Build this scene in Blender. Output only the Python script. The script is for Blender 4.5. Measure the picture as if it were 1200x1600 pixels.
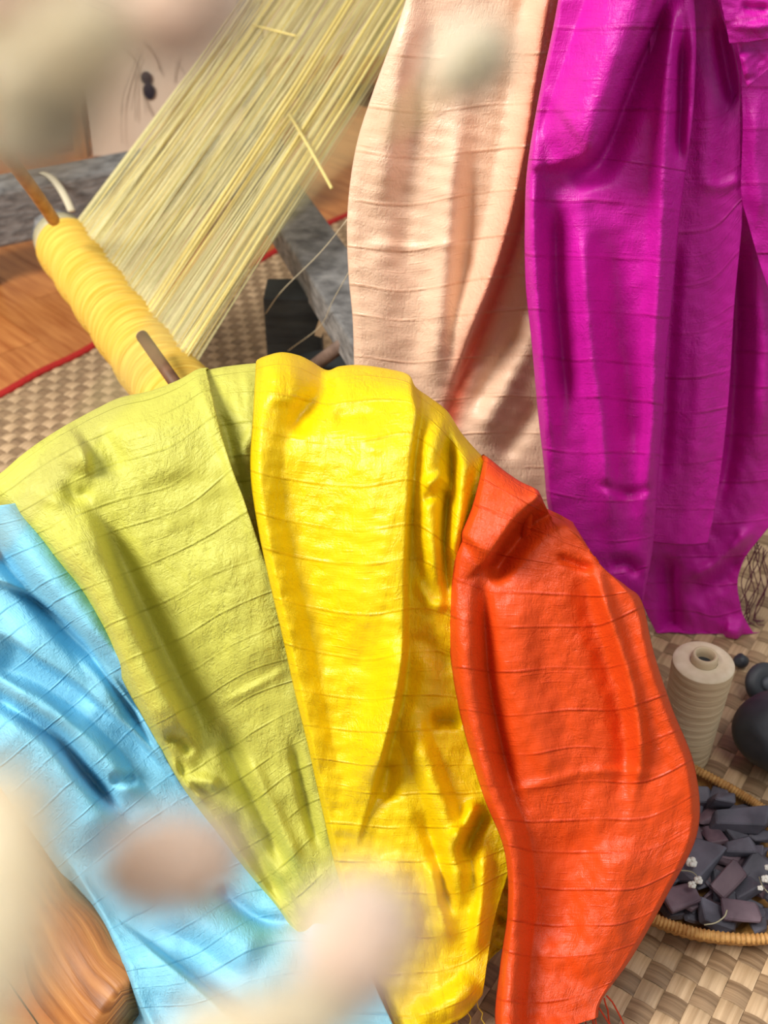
import bpy, bmesh, math, random
import numpy as np
from mathutils import Vector, Matrix, Euler
for o in list(bpy.data.objects): bpy.data.objects.remove(o)
random.seed(7); rng = np.random.default_rng(7)
S = bpy.context.scene; COL = S.collection
# ---------------------------------------------------------------- camera
H = 1.32; PITCH = math.radians(36); F = 1700.0
cd = bpy.data.cameras.new('camera'); cam = bpy.data.objects.new('camera', cd); COL.objects.link(cam)
cam.location = (0, 0, H); cam.rotation_euler = (math.pi/2 - PITCH, 0, 0)
cd.sensor_fit = 'VERTICAL'; cd.sensor_height = 36; cd.lens = F/1600*36
cd.clip_start = 0.02; cd.clip_end = 50
cd.dof.use_dof = True; cd.dof.focus_distance = 1.32; cd.dof.aperture_fstop = 5.0
S.camera = cam
# ---------------------------------------------------------------- light
w = bpy.data.worlds.new('world'); S.world = w; w.use_nodes = True
bg = w.node_tree.nodes['Background']; bg.inputs[0].default_value = (0.93, 0.96, 1.0, 1); bg.inputs[1].default_value = 0.38
def area(name, loc, target, size, sy, power, color):
    d = bpy.data.lights.new(name, 'AREA'); d.shape = 'RECTANGLE'; d.size = size; d.size_y = sy; d.energy = power; d.color = color
    o = bpy.data.objects.new(name, d); COL.objects.link(o); o.location = loc
    o.rotation_euler = (Vector(target)-Vector(loc)).to_track_quat('-Z', 'Y').to_euler()
    return o
area('window_light', (-2.7, -0.3, 3.5), (0.1, 1.5, 0.4), 1.5, 1.3, 262, (1.0, 0.965, 0.91))
area('overhead_fill', (0.9, 0.2, 3.0), (0.2, 1.2, 0.3), 1.0, 1.0, 24, (1.0, 0.95, 0.88))  # soft overhead fill, its source unseen and not modelled
S.view_settings.view_transform = 'Standard'; S.view_settings.look = 'None'
S.view_settings.gamma = 1; S.view_settings.exposure = 0.0; S.view_settings.use_curve_mapping = False

# ---------------------------------------------------------------- helpers
CP, SP = math.cos(PITCH), math.sin(PITCH)
def ray(px, py):
    x = (np.asarray(px, float)-600)/F; y = (800-np.asarray(py, float))/F
    return x, CP + y*SP, -SP + y*CP
def P(px, py, d):                      # point seen at a pixel at ground distance d
    x, ry, rz = ray(px, py); t = d/ry
    return Vector((float(x*t), float(d), float(H+rz*t)))
def Z(px, py, z):                      # point seen at a pixel at height z
    x, ry, rz = ray(px, py); t = (z-H)/rz
    return Vector((float(x*t), float(ry*t), float(z)))
def lin(c):
    return tuple(((v/255)/12.92 if v/255 <= 0.04045 else ((v/255+0.055)/1.055)**2.4) for v in c) + (1,)
def tag(o, label=None, cat=None, group=None, kind=None):
    for k, v in (('label', label), ('category', cat), ('group', group), ('kind', kind)):
        if v: o[k] = v
    return o
def thing(name, label, cat, loc=(0, 0, 0), group=None, kind=None):
    o = bpy.data.objects.new(name, None); COL.objects.link(o); o.location = loc; o.empty_display_size = 0.05
    return tag(o, label, cat, group, kind)
def link(name, me, mat=None, parent=None, smooth=True):
    o = bpy.data.objects.new(name, me); COL.objects.link(o)
    if mat and not me.materials: me.materials.append(mat)
    if parent:
        o.parent = parent; o.matrix_parent_inverse = Matrix.Translation(parent.location).inverted()
    if smooth: me.polygons.foreach_set('use_smooth', [True]*len(me.polygons))
    return o
def mesh(name, verts, faces, uv=None):
    me = bpy.data.meshes.new(name); me.from_pydata([tuple(v) for v in verts], [], faces)
    if uv is not None:
        l = me.uv_layers.new(name='UVMap'); idx = np.zeros(len(me.loops), int); me.loops.foreach_get('vertex_index', idx)
        l.data.foreach_set('uv', np.asarray(uv, np.float32)[idx].ravel())
    me.update(); return me
class MB:
    def __init__(s): s.v = []; s.f = []
    def tube(s, pts, r, n=8, cap=True, flat=1.0):
        pts = [Vector(p) for p in pts]; rs = r if isinstance(r, (list, tuple)) else [r]*len(pts)
        b = len(s.v); up = None
        for i, p in enumerate(pts):
            t = (pts[min(i+1, len(pts)-1)]-pts[max(i-1, 0)]).normalized()
            if up is None: up = t.orthogonal().normalized() if abs(t.z) > .95 else (Vector((0, 0, 1))-t*t.z).normalized()
            up = (up - t*up.dot(t)).normalized(); sd = t.cross(up)
            for k in range(n):
                a = 2*math.pi*k/n
                s.v.append(p + sd*math.cos(a)*rs[i] + up*math.sin(a)*rs[i]*flat)
        for i in range(len(pts)-1):
            for k in range(n):
                k2 = (k+1) % n
                s.f.append((b+i*n+k, b+i*n+k2, b+(i+1)*n+k2, b+(i+1)*n+k))
        if cap:
            s.f.append(tuple(b+k for k in range(n))[::-1]); s.f.append(tuple(b+(len(pts)-1)*n+k for k in range(n)))
        return s
    def box(s, p0, p1, wd, ht, up=Vector((0, 0, 1)), nseg=1):
        p0 = Vector(p0); p1 = Vector(p1); t = (p1-p0).normalized(); sd = t.cross(up).normalized(); u = sd.cross(t)
        b = len(s.v)
        for i in range(nseg+1):
            p = p0.lerp(p1, i/nseg)
            for a, c in ((-1, -1), (1, -1), (1, 1), (-1, 1)): s.v.append(p+sd*a*wd/2+u*c*ht/2)
        for i in range(nseg):
            q = b+4*i
            for k in range(4): s.f.append((q+k, q+(k+1) % 4, q+4+(k+1) % 4, q+4+k))
        s.f.append((b+3, b+2, b+1, b)); q = b+4*nseg; s.f.append((q, q+1, q+2, q+3)); return s
    def lathe(s, prof, c, n=32, cap=True):
        b = len(s.v); c = Vector(c)
        for r, z in prof:
            for k in range(n):
                a = 2*math.pi*k/n; s.v.append(c+Vector((r*math.cos(a), r*math.sin(a), z)))
        for i in range(len(prof)-1):
            for k in range(n):
                k2 = (k+1) % n; s.f.append((b+i*n+k, b+i*n+k2, b+(i+1)*n+k2, b+(i+1)*n+k))
        if cap:
            s.f.append(tuple(b+k for k in range(n))[::-1]); q = b+(len(prof)-1)*n; s.f.append(tuple(q+k for k in range(n)))
        return s
    def build(s, name, mat, parent=None, smooth=True, bevel=0, kind=None):
        o = link(name, mesh(name, s.v, s.f), mat, parent, smooth)
        if bevel:
            m = o.modifiers.new('bevel', 'BEVEL'); m.width = bevel; m.segments = 2; m.limit_method = 'ANGLE'; m.angle_limit = .7
            m.harden_normals = False
        if kind: o['kind'] = kind
        return o
def cr(pts, n):                         # Catmull-Rom resample (K,D)->(n,D)
    p = np.asarray(pts, float); K = len(p)
    if K == 2:
        t = np.linspace(0, 1, n)[:, None]; return p[0]*(1-t)+p[1]*t
    q = np.vstack([2*p[0]-p[1], p, 2*p[-1]-p[-2]]); t = np.linspace(0, K-1-1e-9, n); i = t.astype(int); f = (t-i)[:, None]
    a, b, c, d = q[i], q[i+1], q[i+2], q[i+3]
    return 0.5*((2*b)+(c-a)*f+(2*a-5*b+4*c-d)*f**2+(3*b-a-3*c+d)*f**3)

# ---------------------------------------------------------------- materials
def new_mat(name):
    m = bpy.data.materials.new(name); m.use_nodes = True; nt = m.node_tree; return m, nt, nt.nodes['Principled BSDF']
def N(nt, typ, **kw):
    n = nt.nodes.new(typ)
    for k, v in kw.items():
        if k.startswith('i_'): n.inputs[k[2:].replace('_', ' ')].default_value = v
        else: setattr(n, k, v)
    return n
def ramp(nt, fac, stops):
    r = nt.nodes.new('ShaderNodeValToRGB'); e = r.color_ramp.elements
    while len(e) < len(stops): e.new(0.5)
    for k, (p, c) in enumerate(stops): e[k].position = p; e[k].color = c
    nt.links.new(fac, r.inputs[0]); return r
def math_n(nt, op, a, b=None, clamp=False):
    n = nt.nodes.new('ShaderNodeMath'); n.operation = op; n.use_clamp = clamp
    for i, v in enumerate((a, b)):
        if v is None: continue
        if hasattr(v, 'links') or hasattr(v, 'is_output'): nt.links.new(v, n.inputs[i])
        else: n.inputs[i].default_value = v
    return n.outputs[0]
def simple(name, c, rough=.6, scale=0, c2=None, bump=0, stretch=(1, 1, 1), metal=0, detail=4, coords='Object', rnd=0):
    m, nt, b = new_mat(name); b.inputs['Roughness'].default_value = rough; b.inputs['Metallic'].default_value = metal
    b.inputs['Base Color'].default_value = lin(c)
    if scale:
        tc = N(nt, 'ShaderNodeTexCoord'); mp = N(nt, 'ShaderNodeMapping'); mp.inputs['Scale'].default_value = stretch
        nt.links.new(tc.outputs[coords], mp.inputs[0]); ns = N(nt, 'ShaderNodeTexNoise'); ns.inputs['Scale'].default_value = scale
        ns.inputs['Detail'].default_value = detail; nt.links.new(mp.outputs[0], ns.inputs['Vector'])
        r = ramp(nt, ns.outputs[0], [(.32, lin(c)), (.68, lin(c2 or c))]); out = r.outputs[0]
        if rnd:
            oi = N(nt, 'ShaderNodeObjectInfo'); hs = N(nt, 'ShaderNodeHueSaturation')
            nt.links.new(out, hs.inputs['Color']); mr = N(nt, 'ShaderNodeMapRange')
            mr.inputs['To Min'].default_value = 1-rnd; mr.inputs['To Max'].default_value = 1+rnd
            nt.links.new(oi.outputs['Random'], mr.inputs[0]); nt.links.new(mr.outputs[0], hs.inputs['Value']); out = hs.outputs[0]
            mx = N(nt, 'ShaderNodeVectorMath', operation='ADD'); nt.links.new(tc.outputs[coords], mx.inputs[0])
            nt.links.new(oi.outputs['Random'], mx.inputs[1]); nt.links.new(mx.outputs[0], mp.inputs[0])
        nt.links.new(out, b.inputs['Base Color'])
        if bump:
            bp = N(nt, 'ShaderNodeBump'); bp.inputs['Strength'].default_value = 1; bp.inputs['Distance'].default_value = bump
            nt.links.new(ns.outputs[0], bp.inputs['Height']); nt.links.new(bp.outputs[0], b.inputs['Normal'])
    return m
def silk(name, c, cline, rough=.4, lines=24, crink=1.0, band=None, patch=None, spec=.5, transl=.12):
    """slubbed silk: UV in metres, u across the scarf, v along it"""
    m, nt, b = new_mat(name); L = nt.links
    uvn = N(nt, 'ShaderNodeUVMap'); sx = N(nt, 'ShaderNodeSeparateXYZ'); L.new(uvn.outputs[0], sx.inputs[0])
    n1 = N(nt, 'ShaderNodeTexNoise'); n1.inputs['Scale'].default_value = 9; n1.inputs['Detail'].default_value = 2; L.new(uvn.outputs[0], n1.inputs['Vector'])
    off = math_n(nt, 'MULTIPLY', n1.outputs[0], .010); vw = math_n(nt, 'ADD', sx.outputs['Y'], off)
    vo = N(nt, 'ShaderNodeTexVoronoi', voronoi_dimensions='1D', feature='DISTANCE_TO_EDGE'); vo.inputs['Scale'].default_value = lines
    vo.inputs['Randomness'].default_value = .75; L.new(vw, vo.inputs['W'])
    line = ramp(nt, vo.outputs['Distance'], [(0, (1, 1, 1, 1)), (.025, (.55, .55, .55, 1)), (.05, (0, 0, 0, 1))])
    # lines come and go across the width
    n2 = N(nt, 'ShaderNodeTexNoise'); n2.inputs['Scale'].default_value = 14; L.new(uvn.outputs[0], n2.inputs['Vector'])
    vis = ramp(nt, n2.outputs[0], [(.38, (.25, .25, .25, 1)), (.6, (1, 1, 1, 1))])
    ln = math_n(nt, 'MULTIPLY', line.outputs[0], vis.outputs[0])
    vo2 = N(nt, 'ShaderNodeTexVoronoi', voronoi_dimensions='1D', feature='DISTANCE_TO_EDGE'); vo2.inputs['Scale'].default_value = lines*4.3; L.new(vw, vo2.inputs['W'])
    l2 = ramp(nt, vo2.outputs['Distance'], [(0, (1, 1, 1, 1)), (.12, (0, 0, 0, 1))])
    n3 = N(nt, 'ShaderNodeTexNoise'); n3.inputs['Scale'].default_value = 30; L.new(uvn.outputs[0], n3.inputs['Vector'])
    v3 = ramp(nt, n3.outputs[0], [(.52, (0, 0, 0, 1)), (.68, (1, 1, 1, 1))]); ln2 = math_n(nt, 'MULTIPLY', l2.outputs[0], v3.outputs[0])
    # crinkles: ridged noise
    cr1 = N(nt, 'ShaderNodeTexNoise'); cr1.inputs['Scale'].default_value = 84; cr1.inputs['Detail'].default_value = 5; cr1.inputs['Distortion'].default_value = .35; cr1.inputs['Roughness'].default_value = .62
    n4 = N(nt, 'ShaderNodeTexNoise'); n4.inputs['Scale'].default_value = 11; n4.inputs['Detail'].default_value = 2; L.new(uvn.outputs[0], n4.inputs['Vector'])
    v4 = ramp(nt, n4.outputs[0], [(.36, (.3, .3, .3, 1)), (.62, (1, 1, 1, 1))])
    mp0 = N(nt, 'ShaderNodeMapping'); mp0.inputs['Scale'].default_value = (1.25, .8, 1); L.new(uvn.outputs[0], mp0.inputs[0]); L.new(mp0.outputs[0], cr1.inputs['Vector'])
    a = math_n(nt, 'ABSOLUTE', math_n(nt, 'SUBTRACT', cr1.outputs[0], .5))
    cr2 = N(nt, 'ShaderNodeTexNoise'); cr2.inputs['Scale'].default_value = 15; cr2.inputs['Detail'].default_value = 3; cr2.inputs['Distortion'].default_value = .8; L.new(uvn.outputs[0], cr2.inputs['Vector'])
    # thread grain
    mp = N(nt, 'ShaderNodeMapping'); mp.inputs['Scale'].default_value = (420, 60, 1); L.new(uvn.outputs[0], mp.inputs[0])
    g = N(nt, 'ShaderNodeTexNoise'); g.inputs['Scale'].default_value = 1; g.inputs['Detail'].default_value = 2; L.new(mp.outputs[0], g.inputs['Vector'])
    mp2 = N(nt, 'ShaderNodeMapping'); mp2.inputs['Scale'].default_value = (50, 480, 1); L.new(uvn.outputs[0], mp2.inputs[0])
    g2 = N(nt, 'ShaderNodeTexNoise'); g2.inputs['Scale'].default_value = 1; L.new(mp2.outputs[0], g2.inputs['Vector'])
    h = math_n(nt, 'MULTIPLY', ln, .0011)
    h = math_n(nt, 'ADD', h, math_n(nt, 'MULTIPLY', ln2, .0004))
    a = math_n(nt, 'MULTIPLY', a, v4.outputs[0])
    h = math_n(nt, 'SUBTRACT', h, math_n(nt, 'MULTIPLY', a, 0.0060*crink))
    h = math_n(nt, 'ADD', h, math_n(nt, 'MULTIPLY', cr2.outputs[0], 0.0016*crink))
    h = math_n(nt, 'ADD', h, math_n(nt, 'MULTIPLY', g.outputs[0], .0004))
    h = math_n(nt, 'ADD', h, math_n(nt, 'MULTIPLY', g2.outputs[0], .0004))
    bp = N(nt, 'ShaderNodeBump'); bp.inputs['Strength'].default_value = 1; bp.inputs['Distance'].default_value = 1; L.new(h, bp.inputs['Height'])
    L.new(bp.outputs[0], b.inputs['Normal'])
    col = None
    if band:                                        # bounced light painted into the colour along a fold
        at = N(nt, 'ShaderNodeAttribute', attribute_name='bounce_tint')
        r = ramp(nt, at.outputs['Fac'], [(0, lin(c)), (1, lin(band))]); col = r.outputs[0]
    base = N(nt, 'ShaderNodeMix', data_type='RGBA'); base.inputs['A'].default_value = lin(c)
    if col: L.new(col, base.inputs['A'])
    gm = math_n(nt, 'MULTIPLY', math_n(nt, 'ADD', g.outputs[0], g2.outputs[0]), .22)
    f = math_n(nt, 'ADD', math_n(nt, 'MULTIPLY', ln, .42), math_n(nt, 'ADD', gm, math_n(nt, 'MULTIPLY', ln2, .25)), clamp=True)
    base.inputs['B'].default_value = lin(cline); L.new(f, base.inputs['Factor'])
    L.new(base.outputs['Result'], b.inputs['Base Color'])
    b.inputs['Roughness'].default_value = rough; b.inputs['Specular IOR Level'].default_value = spec
    b.inputs['Sheen Weight'].default_value = .12; b.inputs['Sheen Roughness'].default_value = .4; b.inputs['Sheen Tint'].default_value = lin(c)
    tr = N(nt, 'ShaderNodeBsdfTranslucent'); L.new(base.outputs['Result'], tr.inputs[0]); L.new(bp.outputs[0], tr.inputs['Normal'])
    mx = N(nt, 'ShaderNodeMixShader'); mx.inputs[0].default_value = transl
    L.new(b.outputs[0], mx.inputs[1]); L.new(tr.outputs[0], mx.inputs[2]); L.new(mx.outputs[0], nt.nodes['Material Output'].inputs[0])
    return m

M = {}
M['blue'] = silk('blue_silk', (146, 218, 242), (104, 190, 226), lines=22, rough=.55, crink=.7)
M['green'] = silk('lime_silk', (218, 216, 98), (170, 168, 44), lines=23, rough=.5)
M['yellow'] = silk('yellow_silk', (250, 218, 6), (240, 188, 6), lines=20, rough=.34, crink=.7)
M['orange'] = silk('orange_silk', (238, 84, 20), (208, 54, 16), lines=21, rough=.42, crink=.7)
M['magenta'] = silk('magenta_silk', (222, 30, 182), (186, 18, 126), lines=13, rough=.40, crink=.6)
M['peach'] = silk('peach_silk', (253, 220, 190), (242, 186, 148), lines=15, rough=.32, crink=.6, band=(255, 104, 70))  # coral end colour paints the bounce from the magenta scarf
M['wood_log'] = simple('honey_timber', (196, 132, 66), .5, 3, (150, 92, 38), .004, (14, 14, 1.5), detail=6)
M['plank'] = simple('floor_plank', (212, 138, 74), .32, 4, (176, 100, 46), .0006, (1.5, 16, 8), detail=6, rnd=.10)
M['seam'] = simple('floor_base', (96, 56, 26), .8)
M['grey_wood'] = simple('weathered_grey_timber', (150, 147, 143), .85, 26, (92, 90, 88), .004, (1, 1, 3), detail=8)
M['dark_wood'] = simple('dark_grey_timber', (62, 66, 66), .8, 12, (40, 43, 45), .003, (1, 1, 4), detail=6)
M['stick'] = simple('brown_stick', (126, 88, 58), .6, 30, (92, 60, 36), .001, (1, 1, .2))
M['stick_end'] = simple('sawn_end', (188, 160, 132), .8, 60, (150, 122, 96), .001)
M['grey_stick'] = simple('grey_brown_stick', (136, 114, 100), .7, 30, (96, 76, 66), .001)
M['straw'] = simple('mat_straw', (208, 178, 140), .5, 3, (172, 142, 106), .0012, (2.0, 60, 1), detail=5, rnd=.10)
M['straw_dark'] = simple('mat_straw_dark', (170, 140, 106), .55, 3, (128, 102, 74), .0012, (2.0, 60, 1), detail=5, rnd=.10)  # darker straw for the crossing strips
M['red'] = simple('red_binding', (196, 32, 24), .7, 200, (160, 22, 18), .0008)
M['roll'] = simple('wound_yellow_yarn', (250, 216, 96), .9, 1, (226, 168, 36), .004, (230, 5, 1), detail=5, coords='UV')
M['thread_a'] = simple('pale_yellow_thread', (250, 240, 188), .75, 300, (236, 220, 156), .0002)
M['thread_b'] = simple('green_yellow_thread', (234, 226, 168), .75, 300, (214, 204, 138), .0002)
M['thread_c'] = simple('golden_thread', (250, 230, 150), .75, 300, (236, 210, 116), .0002)
M['thread_d'] = simple('cream_thread', (232, 220, 186), .8)
M['spool'] = simple('ecru_yarn', (228, 208, 172), .85, 6, (208, 186, 148), .0012, (3, 3, 60), detail=5)
M['spool_top'] = simple('ecru_yarn_top', (238, 222, 194), .9, 60, (224, 206, 174), .0006)
M['tube'] = simple('cardboard_tube', (214, 194, 160), .8)
M['wicker'] = simple('wicker', (208, 160, 92), .6, 120, (170, 118, 56), .0015)
M['slate_a'] = simple('slate_grey', (116, 114, 126), .62, 30, (82, 82, 92), .002, detail=7, rnd=.2)
M['slate_b'] = simple('slate_purple', (128, 108, 116), .62, 26, (92, 74, 84), .002, detail=7, rnd=.2)
M['black'] = simple('black_stone', (62, 66, 72), .5, 20, (40, 44, 50), .002, detail=6)
M['blackb'] = simple('dark_hub', (78, 84, 92), .5)
def fluff_mat(name, c, c2):
    m = simple(name, c, .95, 30, c2, .001); nt = m.node_tree; b = nt.nodes['Principled BSDF']
    tr = N(nt, 'ShaderNodeBsdfTranslucent'); tr.inputs[0].default_value = lin(c); mx = N(nt, 'ShaderNodeMixShader'); mx.inputs[0].default_value = .5
    nt.links.new(b.outputs[0], mx.inputs[1]); nt.links.new(tr.outputs[0], mx.inputs[2]); nt.links.new(mx.outputs[0], nt.nodes['Material Output'].inputs[0]); return m
M['fluff'] = fluff_mat('cream_fluff', (254, 242, 230), (250, 228, 208))
M['fluffg'] = fluff_mat('greenish_fluff', (255, 249, 232), (252, 240, 212))
M['stem'] = simple('dry_stem', (214, 200, 140), .8)
M['white'] = simple('white_flower', (240, 238, 228), .8)
M['twig'] = simple('pale_twig', (170, 164, 134), .8)
M['paper'] = simple('beige_paper', (216, 198, 176), .9, 3, (202, 180, 156), .002)
M['ink'] = simple('black_ink', (38, 34, 46), .9)
M['inkb'] = simple('brown_ink', (110, 92, 70), .9)
M['wall'] = simple('cream_plaster', (232, 212, 184), .9, 2, (214, 190, 156), .004)
M['cabinet'] = simple('orange_timber', (202, 120, 54), .45, 3, (168, 88, 34), .001, (2, 2, 12))
M['fringe_m'] = simple('dark_magenta_fringe', (96, 30, 60), .8)
M['fringe_o'] = simple('red_orange_fringe', (206, 62, 26), .8)
M['fringe_y'] = simple('yellow_fringe', (224, 186, 60), .8)

# ---------------------------------------------------------------- setting
fl = bpy.data.objects.new('floor', mesh('floor', [(-3, -.8, -.02), (3.4, -.8, -.02), (3.4, 5.2, -.02), (-3, 5.2, -.02), (-3, -.8, -.035), (3.4, -.8, -.035), (3.4, 5.2, -.035), (-3, 5.2, -.035)],
    [(0, 1, 2, 3), (7, 6, 5, 4), (0, 4, 5, 1), (1, 5, 6, 2), (2, 6, 7, 3), (3, 7, 4, 0)])); COL.objects.link(fl); fl.data.materials.append(M['seam']); fl['kind'] = 'structure'
ang = math.radians(-47); PW, PL = .115, .92
pm = MB().box((-PL/2+.0012, 0, -.009), (PL/2-.0012, 0, -.009), PW-.0022, .018); plank_me = mesh('plank', pm.v, pm.f); plank_me.materials.append(M['plank'])
cnt = 0
for r in range(-40, 41):
    for c in range(-6, 7):
        lx = c*PL + (r*.37 % 1)*PL; ly = r*PW
        x = math.cos(ang)*lx - math.sin(ang)*ly; y = 2.2 + math.sin(ang)*lx + math.cos(ang)*ly
        if -2.3 < x < 1.1 and .25 < y < 4.75 and not (x > .35 and y < 2.3) and cnt < 300:
            o = bpy.data.objects.new('plank', plank_me); COL.objects.link(o); o.location = (x, y, 0); o.rotation_euler.z = ang; o.parent = fl; cnt += 1
wb = MB().box((-3, 5.22, 1.2), (3.4, 5.22, 1.2), .04, 2.5).build('wall_back', M['wall'], smooth=False); wb['kind'] = 'structure'
bb = MB().box((-3, 5.185, .04), (3.4, 5.185, .04), .02, .12).build('baseboard_back', M['cabinet'], smooth=False); bb['kind'] = 'structure'

# woven mat: two sets of real interlaced strips
A0 = Z(0, 620, 0); A1 = Z(520, 350, 0); dA = (A1-A0).normalized(); dB = Vector((dA.y, -dA.x, 0))
cor = A0 - dA*0.78
mat_root = thing('woven_mat', 'large checkered straw floor mat with red bound edge under the basket, spool and scarves', 'mat', cor)
SW = .031; nA, nB = 92, 88
def strip_me(n, ph):
    v = []; f = []; seg = 4; L = n*SW
    for i in range(n*seg+1):
        s = i/seg; z = .0040 + .0030*math.cos(math.pi*(s-.5) + math.pi*ph)*1.0
        tw = SW*.485
        for yy, dz in ((-tw, -.0012), (0, .0006), (tw, -.0012)): v.append((s*SW, yy, z+dz))
    for i in range(n*seg):
        for k in range(2): a = 3*i+k; f.append((a, a+3, a+4, a+1))
    return mesh('strip', v, f)
aA = math.atan2(dA.y, dA.x); aB = math.atan2(dB.y, dB.x)
meA = [strip_me(nA, p) for p in (0, 1)]; meB = [strip_me(nB, p) for p in (1, 0)]
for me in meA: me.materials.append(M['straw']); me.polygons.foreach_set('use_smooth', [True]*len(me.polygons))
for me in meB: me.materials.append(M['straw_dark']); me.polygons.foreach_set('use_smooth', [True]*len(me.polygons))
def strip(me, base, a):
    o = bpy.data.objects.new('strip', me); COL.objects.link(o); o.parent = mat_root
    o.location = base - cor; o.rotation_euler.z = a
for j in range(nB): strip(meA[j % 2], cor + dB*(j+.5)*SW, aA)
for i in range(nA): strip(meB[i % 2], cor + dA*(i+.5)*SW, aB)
bd = MB()
pts = [cor + dA*(i*.05) + dB*(.004*math.sin(i*1.3)) + Vector((0, 0, .007)) for i in range(0, int(nA*SW/.05)+1)]
bd.tube(pts, .0135, 8, flat=.55); bd.build('binding', M['red'], mat_root)
bd = MB(); bd.tube([cor + dB*(i*.05) + Vector((0, 0, .007)) for i in range(0, int(nB*SW/.05)+1)], .0135, 8, flat=.55); bd.build('binding', M['red'], mat_root)

# ---------------------------------------------------------------- cloth builder
def sstep(x): x = np.clip(x, 0, 1); return x*x*(3-2*x)
def poly_dist(pts, X, Y):
    best = np.full(X.shape, 1e9); sg = np.zeros(X.shape); tt = np.zeros(X.shape); over = np.zeros(X.shape)
    pts = np.asarray(pts, float); L = np.r_[0, np.cumsum(np.hypot(*(pts[1:]-pts[:-1]).T))]
    for i in range(len(pts)-1):
        (x0, y0), (x1, y1) = pts[i], pts[i+1]; dx, dy = x1-x0, y1-y0; l2 = dx*dx+dy*dy
        traw = ((X-x0)*dx+(Y-y0)*dy)/l2; t = np.clip(traw, 0, 1)
        d = np.hypot(X-(x0+t*dx), Y-(y0+t*dy)); m = d < best
        best = np.where(m, d, best); s = (dx*(Y-y0)-dy*(X-x0))/math.sqrt(l2); sg = np.where(m, s, sg)
        tt = np.where(m, (L[i]+t*(L[i+1]-L[i]))/L[-1], tt)
        ov = np.zeros(X.shape)
        if i == 0: ov = np.where(traw < 0, -traw*math.sqrt(l2), ov)
        if i == len(pts)-2: ov = np.where(traw > 1, (traw-1)*math.sqrt(l2), ov)
        over = np.where(m, ov, over)
    return best, np.sign(sg)*best, tt, over
def relief(feats, X, Y):
    R = np.zeros(X.shape)
    for ft in feats:
        k, pts, amp, wd = ft[:4]; taper = ft[5] if len(ft) > 5 else (1, 1)
        pts = cr(pts, 5*len(pts)) if len(pts) > 2 else pts
        d, s, t, ov = poly_dist(pts, X, Y)
        e = 1.0
        if taper[0]: e = e*(.15+.85*sstep(t/.22))
        if taper[1]: e = e*(.15+.85*sstep((1-t)/.22))
        if k == 'R': R += amp*e*np.exp(-(d/wd)**2)
        elif k == 'T': R += amp*e*np.clip(1-(d/(wd*1.15))**2, 0, 1)**1.3       # round tube
        elif k == 'L':
            Ld = ft[4]; e = e*np.exp(-(ov/max(wd*2, 12))**2)
            R += amp*e*(sstep(s/wd+.5)*np.exp(-(np.clip(s, 0, None)/Ld)**2) - .35*(1-sstep(s/wd+.5))*np.exp(-(s/(Ld*.5))**2))
    return R
def smooth_noise(X, Y, sc, seed):
    r = np.random.default_rng(seed); o = np.zeros(X.shape)
    for _ in range(7):
        a = r.uniform(0, 2*math.pi); f = r.uniform(.6, 1.6)/sc; o += np.sin((X*math.cos(a)+Y*math.sin(a))*f*2*math.pi+r.uniform(0, 6.28))
    return o/7
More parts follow.
